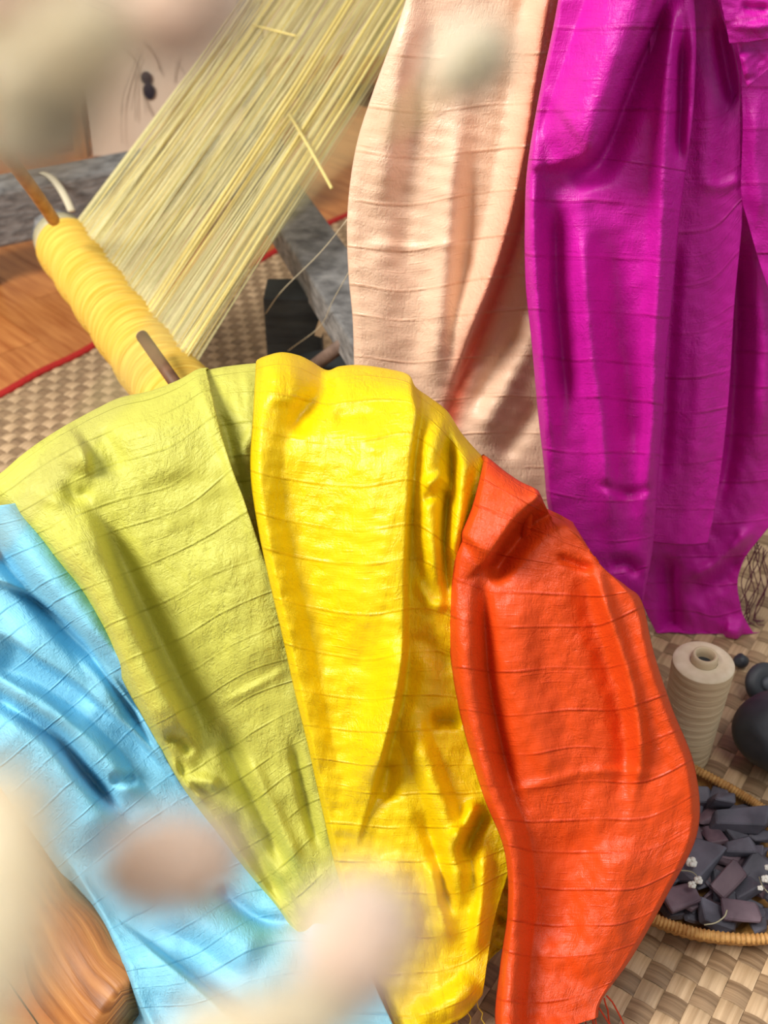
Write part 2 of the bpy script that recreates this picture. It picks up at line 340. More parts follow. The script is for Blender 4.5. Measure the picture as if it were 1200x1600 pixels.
def cloth(name, guides, dfun, feats, mat, parent=None, nu=110, nv=240, crest=None, back=0, off=0.0, curl=(0, 0, .08), roll=(0, 50), noise=(.0022, 60, 1), hem=None, thick=.0012, zmin=.010, gain=1.0, bounce_tint=None):
    G = np.array([cr(g, nv) for g in guides])            # (ng, nv, 2)
    grid = np.array([cr(G[:, j], nu) for j in range(nv)])  # (nv, nu, 2)
    X, Y = grid[..., 0].copy(), grid[..., 1].copy(); vv = np.linspace(0, 1, nv)[:, None]
    if crest is not None:
        c = cr(crest, 200); cy = np.interp(X[0], c[:, 0], c[:, 1]); dy = cy - Y[0]
        Y = Y + dy[None, :]*np.clip(1-vv/.16, 0, 1)**2
    if hem is not None:
        c = cr(hem, 200); cy = np.interp(X[-1], c[:, 0], c[:, 1]); dy = cy - Y[-1]; Y = Y + dy[None, :]*np.clip(1-(1-vv)/.12, 0, 1)**1.5
    D = dfun(X, Y) + off
    R = relief(feats, X, Y)*gain
    for _ in range(3):
        Q = np.pad(R, 1, mode='edge'); R = (Q[:-2, 1:-1]+Q[2:, 1:-1]+Q[1:-1, :-2]+Q[1:-1, 2:]+2*R)/6
    R = R + noise[0]*smooth_noise(X, Y, noise[1], noise[2]) + noise[0]*.5*smooth_noise(X, Y, noise[1]*.45, noise[2]+50)
    u = np.linspace(0, 1, nu)[None, :]
    R = R - curl[0]*np.clip(1-u/curl[2], 0, 1)**2 - curl[1]*np.clip(1-(1-u)/curl[2], 0, 1)**2
    if roll[0]:
        e = (Y - Y[0][None, :])/roll[1]; R = R - roll[0]*np.clip(1-e, 0, 1)**2.2
    D = D - R
    rx, ry, rz = ray(X, Y); t = D/ry
    W = np.stack([rx*t, D, H+rz*t], -1)
    W[..., 2] = np.maximum(W[..., 2], zmin)
    if back:                                             # rows that go over the crest and down behind
        rows = []
        for k, (dy, dz) in enumerate([(.012, -.004), (.028, -.018), (.042, -.045), (.05, -.1), (.055, -.18), (.06, -.3)][:back]):
            q = W[0].copy(); q[:, 1] += dy; q[:, 2] = np.maximum(q[:, 2]+dz, .02); rows.append(q)
        W = np.concatenate([np.array(rows)[::-1], W], 0)
    n = W.shape[0]
    lv = np.linalg.norm(W[1:]-W[:-1], axis=2).mean(1); vlen = np.r_[0, np.cumsum(lv)]
    lu = np.linalg.norm(W[:, 1:]-W[:, :-1], axis=2).mean(0); ulen = np.r_[0, np.cumsum(lu)]
    UV = np.stack(np.meshgrid(ulen, vlen), -1).reshape(-1, 2)
    V = W.reshape(-1, 3); i = np.arange(n-1)[:, None]*nu + np.arange(nu-1)[None, :]
    Fc = np.stack([i, i+nu, i+nu+1, i+1], -1).reshape(-1, 4)
    me = mesh(name, V.tolist(), Fc.tolist(), UV)
    if bounce_tint:                                              # mask for the painted colour bounce along the fold, kept per vertex
        dd, _, _, _ = poly_dist(cr(bounce_tint[0], 30), X, Y); a = me.attributes.new('bounce_tint', 'FLOAT', 'POINT'); a.data.foreach_set('value', np.exp(-(dd/bounce_tint[1])**2).astype(np.float32).ravel())
    o = link(name, me, mat, parent)
    sm = o.modifiers.new('thickness', 'SOLIDIFY'); sm.thickness = thick; sm.offset = -1
    return o, W
yk = [500, 560, 600, 700, 900, 1180, 1441, 1560, 1600, 1640, 1720]
dk = [1.19, 1.165, 1.135, 1.06, .985, .90, .80, .742, .716, .682, .632]
def d_drape(X, Y): 
    k = cr(np.stack([yk, dk], 1), 300); return np.interp(Y, k[:, 0], k[:, 1])
def plane(d0, sl=0.0, sx=0.0): return lambda X, Y: d0 + sl*(Y-500)/1000 + sx*(X-900)/1000

# ---------------------------------------------------------------- the four draped scarves
# BLUE
cloth('blue_scarf', [
    [(-230, 880), (-130, 1040), (-60, 1140), (10, 1245), (70, 1330), (125, 1410), (165, 1475), (190, 1530), (196, 1655)],
    [(-130, 840), (-20, 965), (50, 1060), (110, 1160), (165, 1250), (220, 1340), (270, 1420), (300, 1510), (330, 1655)],
    [(-50, 800), (60, 910), (130, 990), (190, 1090), (245, 1180), (310, 1290), (370, 1370), (410, 1450), (470, 1655)],
    [(30, 785), (140, 870), (210, 960), (260, 1050), (310, 1140), (400, 1260), (470, 1350), (540, 1450), (640, 1655)]],
    lambda X, Y: d_drape(X, Y)-.06*sstep((Y-1330)/230), [
    ('R', [(-20, 845), (50, 925), (90, 968), (125, 1005), (165, 1040), (215, 1105), (265, 1185)], -.030, 15, 0, (0, 1)),
    ('T', [(0, 790), (60, 870), (120, 945), (180, 1040), (220, 1110)], .022, 42, 0, (0, 1)),
    ('L', [(-60, 905), (0, 912), (60, 938), (120, 985), (165, 1050), (215, 1120), (262, 1200)][::-1], .020, 9, 70),
    ('L', [(-30, 985), (15, 1000), (56, 1030), (120, 1071), (180, 1124), (225, 1165), (270, 1220)][::-1], .018, 8, 55),
    ('L', [(-30, 1040), (0, 1052), (34, 1071), (75, 1092), (130, 1140)][::-1], -.012, 8, 50),
    ('R', [(-40, 1078), (0, 1092), (49, 1122), (90, 1152), (127, 1199), (157, 1234), (190, 1276)], -.032, 13, 0, (0, 1)),
    ('T', [(-30, 1060), (40, 1092), (100, 1130), (150, 1175), (190, 1225), (225, 1270)], .020, 26),
    ('T', [(-30, 1120), (40, 1160), (95, 1215), (140, 1275), (180, 1330)], .022, 55),
    ('R', [(170, 1222), (215, 1215)], -.012, 9),
    ('L', [(105, 1350), (140, 1405), (165, 1450), (185, 1500), (195, 1530)], -.014, 7, 30),
    ('L', [(190, 1508), (205, 1545), (240, 1620)], -.020, 7, 40, (0, 0)),
    ('L', [(200, 1450), (250, 1490), (300, 1530), (380, 1600)], .016, 8, 60, (1, 0)),
    ('R', [(350, 1395), (400, 1436), (470, 1444)], -.010, 11, 0, (0, 0)),
    ('T', [(250, 1400), (330, 1440), (420, 1500)], .014, 40),
    ], M['blue'], gain=1.45, nu=170, nv=320, off=.030, curl=(.03, 0, .07), noise=(.002, 110, 3))
tag(bpy.data.objects['blue_scarf'], 'sky blue crinkled silk scarf draped at the left beside the lime one', 'scarf')
# GREEN
gs = thing('lime_scarf', 'lime green slubbed silk scarf draped between the blue and yellow scarves', 'scarf', P(250, 700, 1.06))
cloth('front_layer', [
    [(-34, 762), (50, 842), (118, 915), (152, 972), (196, 1072), (240, 1150), (284, 1228), (352, 1318), (430, 1420), (500, 1510)],
    [(110, 690), (160, 800), (210, 880), (245, 935), (285, 1030), (320, 1105), (355, 1180), (410, 1285), (470, 1390), (530, 1490)],
    [(225, 630), (270, 765), (305, 840), (330, 890), (362, 985), (392, 1062), (420, 1140), (462, 1245), (510, 1350), (560, 1470)],
    [(322, 577), (352, 700), (384, 790), (408, 860), (440, 950), (462, 1040), (482, 1110), (512, 1220), (545, 1330), (590, 1450)]],
    d_drape, [
    ('T', [(70, 780), (120, 860), (165, 940), (215, 1045), (258, 1130), (290, 1190)], .024, 44),
    ('L', [(122, 770), (142, 800), (166, 850), (192, 920), (222, 985), (256, 1060), (290, 1115), (308, 1160), (300, 1210)], .018, 26, 60),
    ('R', [(165, 800), (205, 900), (245, 985), (285, 1065), (318, 1130), (312, 1190)], -.014, 18),
    ('L', [(108, 668), (128, 690), (142, 722), (140, 745)], .018, 8, 40),
    ('R', [(150, 672), (172, 700), (190, 735)], -.012, 18),
    ('R', [(100, 752), (118, 778), (140, 762)], -.010, 9),
    ('R', [(60, 772), (100, 790)], .006, 9),
    ('R', [(255, 1150), (282, 1158), (300, 1180)], -.014, 9),
    ('R', [(283, 1225), (320, 1222), (345, 1228)], .014, 12),
    ('L', [(270, 1180), (290, 1222), (330, 1250)], .014, 7, 30),
    ('R', [(335, 1120), (372, 1200), (412, 1280), (450, 1370)], -.016, 16),
    ('R', [(355, 1260), (400, 1340), (445, 1420)], -.012, 14),
    ('R', [(378, 1175), (420, 1260), (470, 1360)], .010, 14),
    ('R', [(455, 1150), (480, 1260), (500, 1330)], -.010, 9),
    ('R', [(345, 1100), (400, 1072), (455, 1040)], .0028, 5),
    ('R', [(330, 840), (370, 950), (420, 1060)], .008, 50),
    ('R', [(240, 640), (270, 760)], .008, 55),
    ('R', [(312, 600), (345, 690), (385, 800), (415, 900)], .006, 9, 0, (0, 1)),
    ], M['green'], gs, gain=1.25, crest=[(-40, 766), (0, 740), (30, 714), (60, 692), (100, 667), (150, 640), (185, 624), (230, 614), (275, 597), (305, 580), (322, 577)], back=6,
    off=.0, curl=(.03, 0.0, .06), roll=(.04, 60), noise=(.0022, 80, 11))
cloth('under_layer', [
    [(296, 590), (325, 700), (360, 800), (390, 880), (420, 960), (450, 1060), (475, 1150), (500, 1260)],
    [(360, 574), (375, 690), (395, 790), (420, 870), (445, 960), (470, 1060), (492, 1150), (515, 1260)],
    [(430, 572), (425, 690), (430, 790), (450, 870), (470, 960), (490, 1060), (510, 1150), (535, 1260)]],
    d_drape, [('R', [(352, 735), (380, 700), (400, 660)], .008, 7), ('R', [(360, 760), (385, 750), (400, 720)], -.010, 9), ('R', [(345, 640), (360, 700), (385, 790)], -.014, 10)],
    M['green'], gs, crest=[(290, 588), (330, 579), (360, 574), (400, 570), (430, 570)], back=6, off=.022, roll=(.03, 50), nu=40, nv=140, noise=(.003, 40, 5))
# YELLOW
ys = thing('yellow_scarf', 'bright yellow slubbed silk scarf draped between the lime and orange scarves', 'scarf', P(560, 700, 1.05))
cloth('front_layer', [
    [(400, 566), (395, 650), (391, 735), (402, 820), (420, 905), (440, 990), (460, 1080), (482, 1170), (502, 1260), (528, 1370), (565, 1480), (620, 1620)],
    [(460, 560), (462, 668), (466, 752), (474, 838), (484, 925), (500, 1005), (515, 1090), (528, 1175), (545, 1265), (570, 1370), (600, 1480), (645, 1620)],
    [(548, 574), (556, 672), (560, 762), (564, 848), (566, 935), (570, 1015), (574, 1095), (578, 1180), (588, 1270), (610, 1370), (635, 1480), (672, 1612)],
    [(645, 596), (648, 665), (644, 752), (640, 838), (636, 925), (634, 1005), (630, 1090), (632, 1180), (645, 1270), (662, 1370), (680, 1480), (700, 1600)],
    [(700, 650), (703, 715), (696, 790), (686, 860), (682, 930), (684, 1005), (692, 1090), (705, 1180), (720, 1270), (726, 1370), (728, 1470), (728, 1585)],
    [(775, 735), (765, 780), (742, 840), (724, 890), (722, 950), (728, 1020), (742, 1100), (766, 1180), (800, 1260), (800, 1340), (772, 1440), (754, 1555)]],
    d_drape, [
    ('L', [(652, 600), (655, 640), (645, 720), (640, 800), (636, 880), (635, 960), (632, 1030), (620, 1100), (604, 1170), (585, 1240), (565, 1300)], .020, 6, 45, (0, 1)),
    ('T', [(412, 590), (406, 700), (408, 780), (425, 880), (447, 980), (470, 1090), (490, 1190), (515, 1290)], .009, 32, 0, (0, 1)),
    ('R', [(450, 690), (462, 800), (478, 900), (500, 1000), (515, 1090)], -.009, 34),
    ('R', [(560, 590), (575, 700), (580, 820), (578, 940), (560, 1040)], .014, 42),
    ('R', [(500, 585), (500, 615), (470, 650), (455, 680)], -.020, 18, 0, (0, 1)),
    ('R', [(520, 655), (560, 648), (590, 650)], -.009, 14),
    ('T', [(430, 556), (442, 590), (440, 640)], .014, 30, 0, (0, 1)),
    ('T', [(680, 640), (672, 700), (668, 770), (676, 850), (690, 930)], .018, 24),
    ('R', [(700, 665), (706, 740), (697, 800), (694, 860), (700, 935)], -.022, 8),
    ('T', [(727, 700), (722, 760), (715, 820), (705, 880)], .014, 15),
    ('R', [(662, 760), (680, 750), (695, 735)], .009, 6), ('R', [(660, 780), (685, 772), (697, 768)], -.009, 6),
    ('R', [(688, 750), (700, 752), (702, 775)], .010, 6),
    ('R', [(650, 900), (670, 940), (700, 950)], .006, 9),
    ('R', [(650, 985), (680, 1020), (715, 1040)], -.008, 18),
    ('L', [(636, 980), (628, 1080), (605, 1170), (588, 1235)], .016, 10, 40),
    ('R', [(612, 1190), (600, 1250)], -.012, 16),
    ('T', [(640, 1125), (668, 1200), (698, 1285), (712, 1350), (722, 1430)], .018, 22),
    ('R', [(672, 1128), (695, 1124), (722, 1128)], -.016, 10),
    ('R', [(744, 1250), (728, 1285), (706, 1320)], .016, 11), ('R', [(762, 1262), (740, 1305), (718, 1345)], -.016, 10),
    ('R', [(756, 1316), (752, 1400), (742, 1500)], .012, 12), ('R', [(672, 1330), (684, 1400), (700, 1480)], .012, 16),
    ('R', [(655, 1260), (690, 1370), (705, 1440)], -.010, 12),
    ('R', [(590, 1340), (630, 1400), (650, 1480)], .010, 26),
    ('T', [(640, 1590), (700, 1570), (748, 1525)], .012, 22),
    ], M['yellow'], ys, gain=1.3, nu=150, nv=300, crest=[(398, 566), (410, 560), (438, 553), (466, 558), (485, 567), (510, 581), (530, 575), (560, 573), (600, 578), (638, 588), (650, 608), (672, 624), (700, 646), (722, 680), (750, 712), (780, 740)],
    hem=[(600, 1625), (660, 1620), (700, 1602), (728, 1586), (756, 1552)], back=6, off=-.020, curl=(.02, 0, .05), roll=(.035, 45), noise=(.0022, 55, 21))
cloth('under_layer', [
    [(700, 1240), (715, 1330), (722, 1400), (730, 1480), (742, 1540)],
    [(770, 1250), (780, 1330), (775, 1400), (766, 1480), (765, 1500)],
    [(840, 1260), (830, 1340), (820, 1400), (810, 1450), (800, 1470)]],
    d_drape, [('T', [(765, 1350), (772, 1400), (760, 1460)], .014, 12), ('R', [(750, 1420), (790, 1440)], -.010, 8)], M['yellow'], ys, nu=40, nv=70, off=.012, noise=(.004, 30, 9))
fr = MB()
for (x0, y0) in [(646, 1596), (690, 1588), (728, 1572), (742, 1556), (716, 1582)]:
    p = P(x0, y0, float(d_drape(0, y0))-.012); q = p.copy(); pts = [p]
    for k in range(6): q = q+Vector((random.uniform(-.002, .006), -.004, -.006)); q.z = max(q.z, .012); pts.append(q.copy())
    fr.tube(pts, .0008, 5)
fr.build('fringe', M['fringe_y'], ys, kind='stuff')
# ORANGE
os_ = thing('orange_scarf', 'vivid orange silk scarf with a folded-back corner draped right of the yellow one', 'scarf', P(880, 850, .99))
o, Wor = cloth('cloth_layer', [
    [(757, 713), (738, 790), (711, 862), (702, 950), (705, 1040), (722, 1130), (754, 1240), (788, 1330), (793, 1420), (781, 1510), (774, 1600), (800, 1640)],
    [(790, 738), (790, 810), (772, 885), (770, 968), (778, 1052), (798, 1140), (828, 1245), (845, 1340), (846, 1430), (836, 1520), (828, 1600), (838, 1636)],
    [(835, 766), (855, 838), (852, 895), (852, 968), (862, 1045), (885, 1130), (915, 1235), (925, 1340), (912, 1430), (890, 1520), (874, 1590), (878, 1618)],
    [(868, 806), (915, 860), (925, 905), (935, 968), (950, 1045), (975, 1130), (1010, 1235), (1008, 1340), (975, 1430), (938, 1510), (912, 1575), (910, 1602)],
    [(898, 822), (938, 882), (978, 915), (1003, 940), (1022, 1020), (1050, 1105), (1086, 1200), (1090, 1300), (1042, 1400), (988, 1495), (942, 1560), (934, 1592)]],
    d_drape, [
    ('L', [(853, 768), (838, 788), (806, 818), (782, 850), (766, 876), (748, 890)], .034, 9, 75, (0, 1)),
    ('R', [(868, 800), (830, 822), (800, 858), (778, 888)], -.030, 14, 0, (0, 0)),
    ('T', [(830, 764), (848, 776), (842, 790)], .008, 12),
    ('T', [(735, 880), (728, 960), (732, 1050), (746, 1140), (768, 1230), (800, 1320), (806, 1420), (798, 1520), (792, 1600)], .018, 26, 0, (1, 0)),
    ('R', [(752, 895), (758, 990), (766, 1080), (785, 1170), (806, 1260)], -.014, 12),
    ('R', [(925, 870), (942, 930), (958, 980), (978, 1040), (994, 1110), (1000, 1180), (988, 1250)], .014, 12),
    ('R', [(905, 880), (930, 990), (960, 1080), (975, 1180), (970, 1260)], -.010, 20),
    ('R', [(868, 868), (900, 882), (930, 890)], -.008, 7),
    ('R', [(812, 900), (805, 1000), (830, 1130), (870, 1240)], .008, 30),
    ('R', [(1000, 940), (1030, 1060), (1070, 1180), (1085, 1280)], .006, 26),
    ('R', [(780, 1240), (850, 1225), (930, 1205), (1040, 1210)], .004, 5),
    ('R', [(900, 1280), (880, 1380), (860, 1500)], -.008, 45),
    ('R', [(975, 1300), (960, 1400), (900, 1540)], .010, 45),
    ], M['orange'], os_, gain=1.25, nu=150, nv=300, crest=[(755, 713), (768, 722), (790, 740), (815, 757), (838, 768), (846, 776), (852, 796), (875, 808), (900, 822)], back=6,
    hem=[(770, 1640), (850, 1620), (895, 1602), (934, 1590)], off=-.036, curl=(.025, .02, .05), roll=(.02, 30), noise=(.0022, 70, 31))
fr = MB()
for (x0, y0, L_, dx) in [(930, 1592, 14, .35), (936, 1575, 16, 1.2), (944, 1560, 14, .6), (915, 1598, 8, -.2), (900, 1600, 8, .4), (860, 1600, 6, -.3), (820, 1600, 6, .2), (948, 1556, 11, 1.6), (780, 1600, 6, -.4), (928, 1584, 8, 0)]:
    q = P(x0, y0, float(d_drape(0, y0))-.020); pts = [q.copy()]
    for k in range(L_): q = q+Vector((dx*.004+random.uniform(-.002, .002), -.003+random.uniform(-.002, .002), -.010)); q.z = max(q.z, .011); pts.append(q.copy())
    fr.tube(pts, .0011, 5)
fr.build('fringe', M['fringe_o'], os_, kind='stuff')

# ---------------------------------------------------------------- hanging scarves and their unseen rod
ROD_Z = 1.60
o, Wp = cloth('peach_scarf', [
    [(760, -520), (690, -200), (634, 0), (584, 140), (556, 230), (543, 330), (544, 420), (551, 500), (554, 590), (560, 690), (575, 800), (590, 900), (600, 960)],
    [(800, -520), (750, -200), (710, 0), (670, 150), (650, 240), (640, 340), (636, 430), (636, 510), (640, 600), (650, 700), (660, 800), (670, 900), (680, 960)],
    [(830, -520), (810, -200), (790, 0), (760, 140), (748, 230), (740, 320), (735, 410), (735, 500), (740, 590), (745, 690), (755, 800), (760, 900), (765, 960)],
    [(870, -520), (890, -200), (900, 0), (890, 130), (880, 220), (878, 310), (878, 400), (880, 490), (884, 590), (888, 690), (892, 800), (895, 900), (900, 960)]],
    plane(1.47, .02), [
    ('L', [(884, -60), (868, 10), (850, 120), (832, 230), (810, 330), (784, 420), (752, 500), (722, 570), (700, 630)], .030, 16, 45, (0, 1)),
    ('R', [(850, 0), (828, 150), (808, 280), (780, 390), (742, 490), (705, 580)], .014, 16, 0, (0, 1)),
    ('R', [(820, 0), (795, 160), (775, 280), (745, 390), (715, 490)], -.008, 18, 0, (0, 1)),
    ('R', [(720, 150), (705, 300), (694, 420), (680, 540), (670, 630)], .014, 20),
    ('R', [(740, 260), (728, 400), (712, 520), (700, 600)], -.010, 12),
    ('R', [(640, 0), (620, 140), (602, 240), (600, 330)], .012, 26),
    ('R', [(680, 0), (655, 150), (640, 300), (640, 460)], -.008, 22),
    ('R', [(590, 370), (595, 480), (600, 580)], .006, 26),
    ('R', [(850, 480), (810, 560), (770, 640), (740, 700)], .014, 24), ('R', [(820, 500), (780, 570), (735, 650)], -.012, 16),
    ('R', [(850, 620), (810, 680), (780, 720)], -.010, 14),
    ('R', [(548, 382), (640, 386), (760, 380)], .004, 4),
    ], M['peach'], crest=None, gain=1.45, bounce_tint=([(868, -60), (864, 10), (846, 120), (828, 230), (808, 330), (784, 420), (752, 510), (722, 590), (700, 660)], 17), nu=130, nv=300, noise=(.003, 80, 41), curl=(.008, 0, .06), back=0)  # coral bounce from the magenta scarf painted along this fold
tag(o, 'pale peach silk scarf hanging from above left of the magenta one', 'scarf')
ms = thing('magenta_scarf', 'magenta silk scarf hanging knotted at the right above the yarn cone', 'scarf', (.42, 1.42, .0))
cloth('front_layer', [
    [(925, -520), (900, -200), (872, 0), (842, 150), (824, 260), (820, 340), (821, 440), (830, 530), (840, 640), (850, 730), (858, 800), (890, 880), (950, 960)],
    [(950, -520), (940, -200), (925, 0), (895, 150), (880, 260), (876, 350), (880, 440), (888, 540), (896, 640), (905, 740), (915, 810), (930, 880), (968, 960)],
    [(985, -520), (985, -200), (985, 0), (970, 150), (958, 260), (950, 350), (950, 440), (952, 540), (955, 640), (958, 740), (960, 815), (966, 880), (985, 955)],
    [(1030, -520), (1050, -200), (1085, 0), (1085, 150), (1070, 280), (1060, 360), (1052, 450), (1042, 550), (1036, 650), (1029, 740), (1024, 810), (1018, 870), (1005, 938)]],
    plane(1.33, .0), [
    ('L', [(1062, -80), (1034, 0), (1004, 70), (975, 140), (950, 205), (925, 245), (885, 258), (852, 262)], .036, 14, 62, (0, 1)),
    ('R', [(1040, 20), (990, 130), (960, 215), (935, 262), (880, 285)], -.016, 20, 0, (0, 1)),
    ('T', [(980, -60), (950, 40), (915, 140), (890, 220), (870, 250)], .018, 42, 0, (0, 1)),
    ('R', [(838, 220), (834, 330), (838, 430), (846, 530), (856, 640), (866, 740)], .012, 12),
    ('R', [(868, 300), (870, 430), (880, 560), (890, 660)], -.016, 16),
    ('R', [(908, 320), (915, 440), (925, 560), (940, 660), (948, 760), (965, 860)], .014, 17),
    ('R', [(960, 340), (968, 480), (985, 620), (1000, 740)], -.010, 26),
    ('R', [(1048, 20), (1042, 150), (1036, 290), (1030, 420), (1022, 540), (1018, 640), (1010, 760), (1000, 860)], .016, 15, 0, (0, 1)),
    ('R', [(1000, 900), (980, 880), (950, 885)], -.008, 9), ('R', [(930, 755), (980, 770), (1020, 762)], -.006, 7),
    ('R', [(1066, 40), (1062, 160), (1058, 260)], -.014, 10), ('R', [(1082, 30), (1082, 150), (1074, 260)], .010, 8),
    ], M['magenta'], ms, gain=2.0, nu=130, nv=300, noise=(.0025, 70, 51), curl=(.02, .012, .05))
cloth('side_layer', [
    [(950, -520), (975, -200), (1010, 0), (1015, 150), (1002, 280), (985, 400), (975, 500), (968, 600), (962, 700), (960, 780), (960, 840)],
    [(1040, -520), (1065, -200), (1100, 0), (1120, 150), (1112, 280), (1100, 400), (1092, 500), (1085, 600), (1075, 700), (1068, 780), (1062, 852)],
    [(1060, -520), (1090, -200), (1122, 0), (1152, 110), (1158, 260), (1160, 340), (1148, 470), (1141, 590), (1132, 690), (1120, 780), (1106, 850)]],
    plane(1.375, .0), [
    ('R', [(1118, 20), (1135, 110), (1148, 170)], -.020, 14), ('R', [(1100, 60), (1105, 200), (1095, 330)], .008, 18),
    ('R', [(1095, 285), (1130, 290), (1158, 280)], .006, 6), ('R', [(1060, 350), (1048, 480), (1040, 620), (1030, 780)], -.012, 12),
    ('R', [(1100, 500), (1095, 640), (1080, 760)], .006, 22)],
    M['magenta'], ms, gain=1.5, nu=60, nv=240, noise=(.002, 60, 52), curl=(0, 0, .05))
cloth('rear_layer', [
    [(930, -520), (960, -200), (990, 0), (990, 200), (970, 400), (950, 600), (950, 780), (978, 880), (1006, 950), (1038, 1012)],
    [(1060, -520), (1100, -200), (1130, 0), (1140, 200), (1130, 400), (1110, 600), (1085, 780), (1075, 880), (1078, 950), (1092, 1016)],
    [(1100, -520), (1150, -200), (1190, 0), (1190, 200), (1200, 400), (1190, 600), (1160, 780), (1120, 880), (1116, 960), (1138, 1014)],
    [(1130, -520), (1190, -200), (1240, 0), (1250, 200), (1270, 400), (1270, 600), (1235, 770), (1160, 880), (1158, 950), (1184, 1000)]],
    plane(1.437), [
    ('R', [(1150, 350), (1150, 500), (1140, 700), (1110, 830)], -.020, 16), ('R', [(1190, 330), (1185, 430), (1196, 540), (1190, 700)], .020, 22),
    ('R', [(1040, 860), (1045, 930), (1052, 1000)], -.020, 16), ('R', [(1180, 820), (1120, 880), (1070, 905)], .012, 12),
    ('R', [(1160, 860), (1110, 915), (1075, 930)], -.010, 16), ('R', [(1130, 985), (1160, 992)], .014, 16)],
    M['magenta'], ms, gain=1.5, nu=90, nv=260, noise=(.003, 60, 53), curl=(0, 0, .05))
cloth('knot_flap', [
    [(1060, -330), (1090, -180), (1110, -60), (1128, 10), (1140, 68)],
    [(1120, -330), (1135, -180), (1150, -60), (1162, 5), (1172, 66)],
    [(1180, -330), (1190, -180), (1200, -60), (1212, 0), (1226, 58)]],
    plane(1.32), [('R', [(1155, 10), (1175, 14), (1205, 12)], -.010, 7), ('R', [(1145, 35), (1180, 42), (1210, 36)], .010, 9)], M['magenta'], ms, nu=50, nv=90, noise=(.003, 40, 54))
cloth('knot_flap', [
    [(1110, -200), (1130, -60), (1146, 40), (1152, 72), (1160, 110), (1168, 138)],
    [(1150, -200), (1168, -60), (1180, 40), (1184, 72), (1184, 100), (1180, 126)],
    [(1200, -200), (1215, -60), (1228, 40), (1226, 72), (1214, 96), (1196, 112)]],
    plane(1.335), [('R', [(1160, 80), (1168, 125)], .010, 9)], M['magenta'], ms, nu=40, nv=90, noise=(.003, 40, 55))
cloth('knot_flap', [
    [(1130, -200), (1150, 0), (1158, 120), (1160, 200), (1158, 300), (1168, 345), (1190, 420), (1215, 490)],
    [(1170, -200), (1190, 0), (1198, 120), (1196, 200), (1196, 300), (1206, 345), (1222, 420), (1235, 480)],
    [(1230, -200), (1250, 0), (1258, 120), (1256, 200), (1256, 300), (1256, 345), (1260, 420), (1262, 470)]],
    plane(1.37), [('R', [(1180, 140), (1180, 260), (1195, 360)], .016, 16)], M['magenta'], ms, nu=40, nv=120, noise=(.003, 50, 56))
fr = MB()
for k in range(9):
    p = [P(1175+k*3, 838+k*3, 1.44+.004*k)]
    q = p[0]; path = [q.copy()]; ph = random.uniform(0, 6)
    for j in range(22):
        q = q+Vector((-.0035*math.sin(j*.45+ph)+.0008, random.uniform(-.001, .001), -.0095 if j < 19 else -.002)); q.z = max(q.z, .012); path.append(q.copy())
    fr.tube(path, .0009, 5)
fr.build('fringe', M['fringe_m'], ms, kind='stuff')
# a wooden rod across the top, out of frame, carries both
rod = thing('unseen_hanging_rod', 'unseen round wooden rod across the top, out of frame, that the peach and magenta scarves hang over', 'rod', (.1, 1.43, 0))
MB().tube([(-1.0, 1.43, 1.62), (1.2, 1.43, 1.62)], .02, 14).build('unseen_rod_bar', M['stick'], rod)
for x in (-.98, 1.18):
    MB().tube([(x, 1.43, .008), (x, 1.43, 1.62)], .018, 10).build('post', M['stick'], rod)

# ---------------------------------------------------------------- wooden hoop under the draped scarves
hp = thing('wooden_hoop', 'thick honey-coloured bent timber hoop with a knot carrying the draped scarves', 'hoop', (0, .8, 0))
ring_px = [(230, 1740), (150, 1610), (78, 1470), (8, 1330), (-60, 1160), (-70, 980), (0, 860), (110, 775), (240, 712), (400, 655), (550, 662), (680, 735), (780, 840), (850, 950), (890, 1080), (900, 1220), (890, 1340), (870, 1450), (850, 1580)]
rp = cr(ring_px, 200)
pts = []
for i, (x, y) in enumerate(rp):
    p = P(x, y, float(d_drape(0, y))+(.15 if i > 45 else .075+.075*max(0, (i-20)/25))); p.z = max(p.z, .050); pts.append(p)
pts = [Vector(p) for p in cr([tuple(p) for p in pts[::8]]+[tuple(pts[-1])], 200)]
mb = MB(); n = len(pts); R0 = 14
for i, p in enumerate(pts):
    t = (pts[min(i+1, n-1)]-pts[max(i-1, 0)]).normalized(); nrm = Vector((0, -.75, .66)); nrm = (nrm-t*nrm.dot(t)).normalized(); sd = t.cross(nrm)
    rr = (.036+.010*max(0, 1-i/60))*(1+.10*math.sin(i*.21)+.05*math.sin(i*.57+1))
    for k in range(R0):
        a = 2*math.pi*k/R0; wob = 1+.03*math.sin(3*a+i*.03)+.03*math.sin(7*a+i*.11)
        mb.v.append(p+sd*math.cos(a)*rr*1.25*wob+nrm*math.sin(a)*rr*.9*wob)
for i in range(n-1):
    for k in range(R0):
        k2 = (k+1) % R0; j = i+1; mb.f.append((i*R0+k, i*R0+k2, j*R0+k2, j*R0+k))
mb.f.append(tuple(range(R0))[::-1]); mb.f.append(tuple((n-1)*R0+k for k in range(R0)))
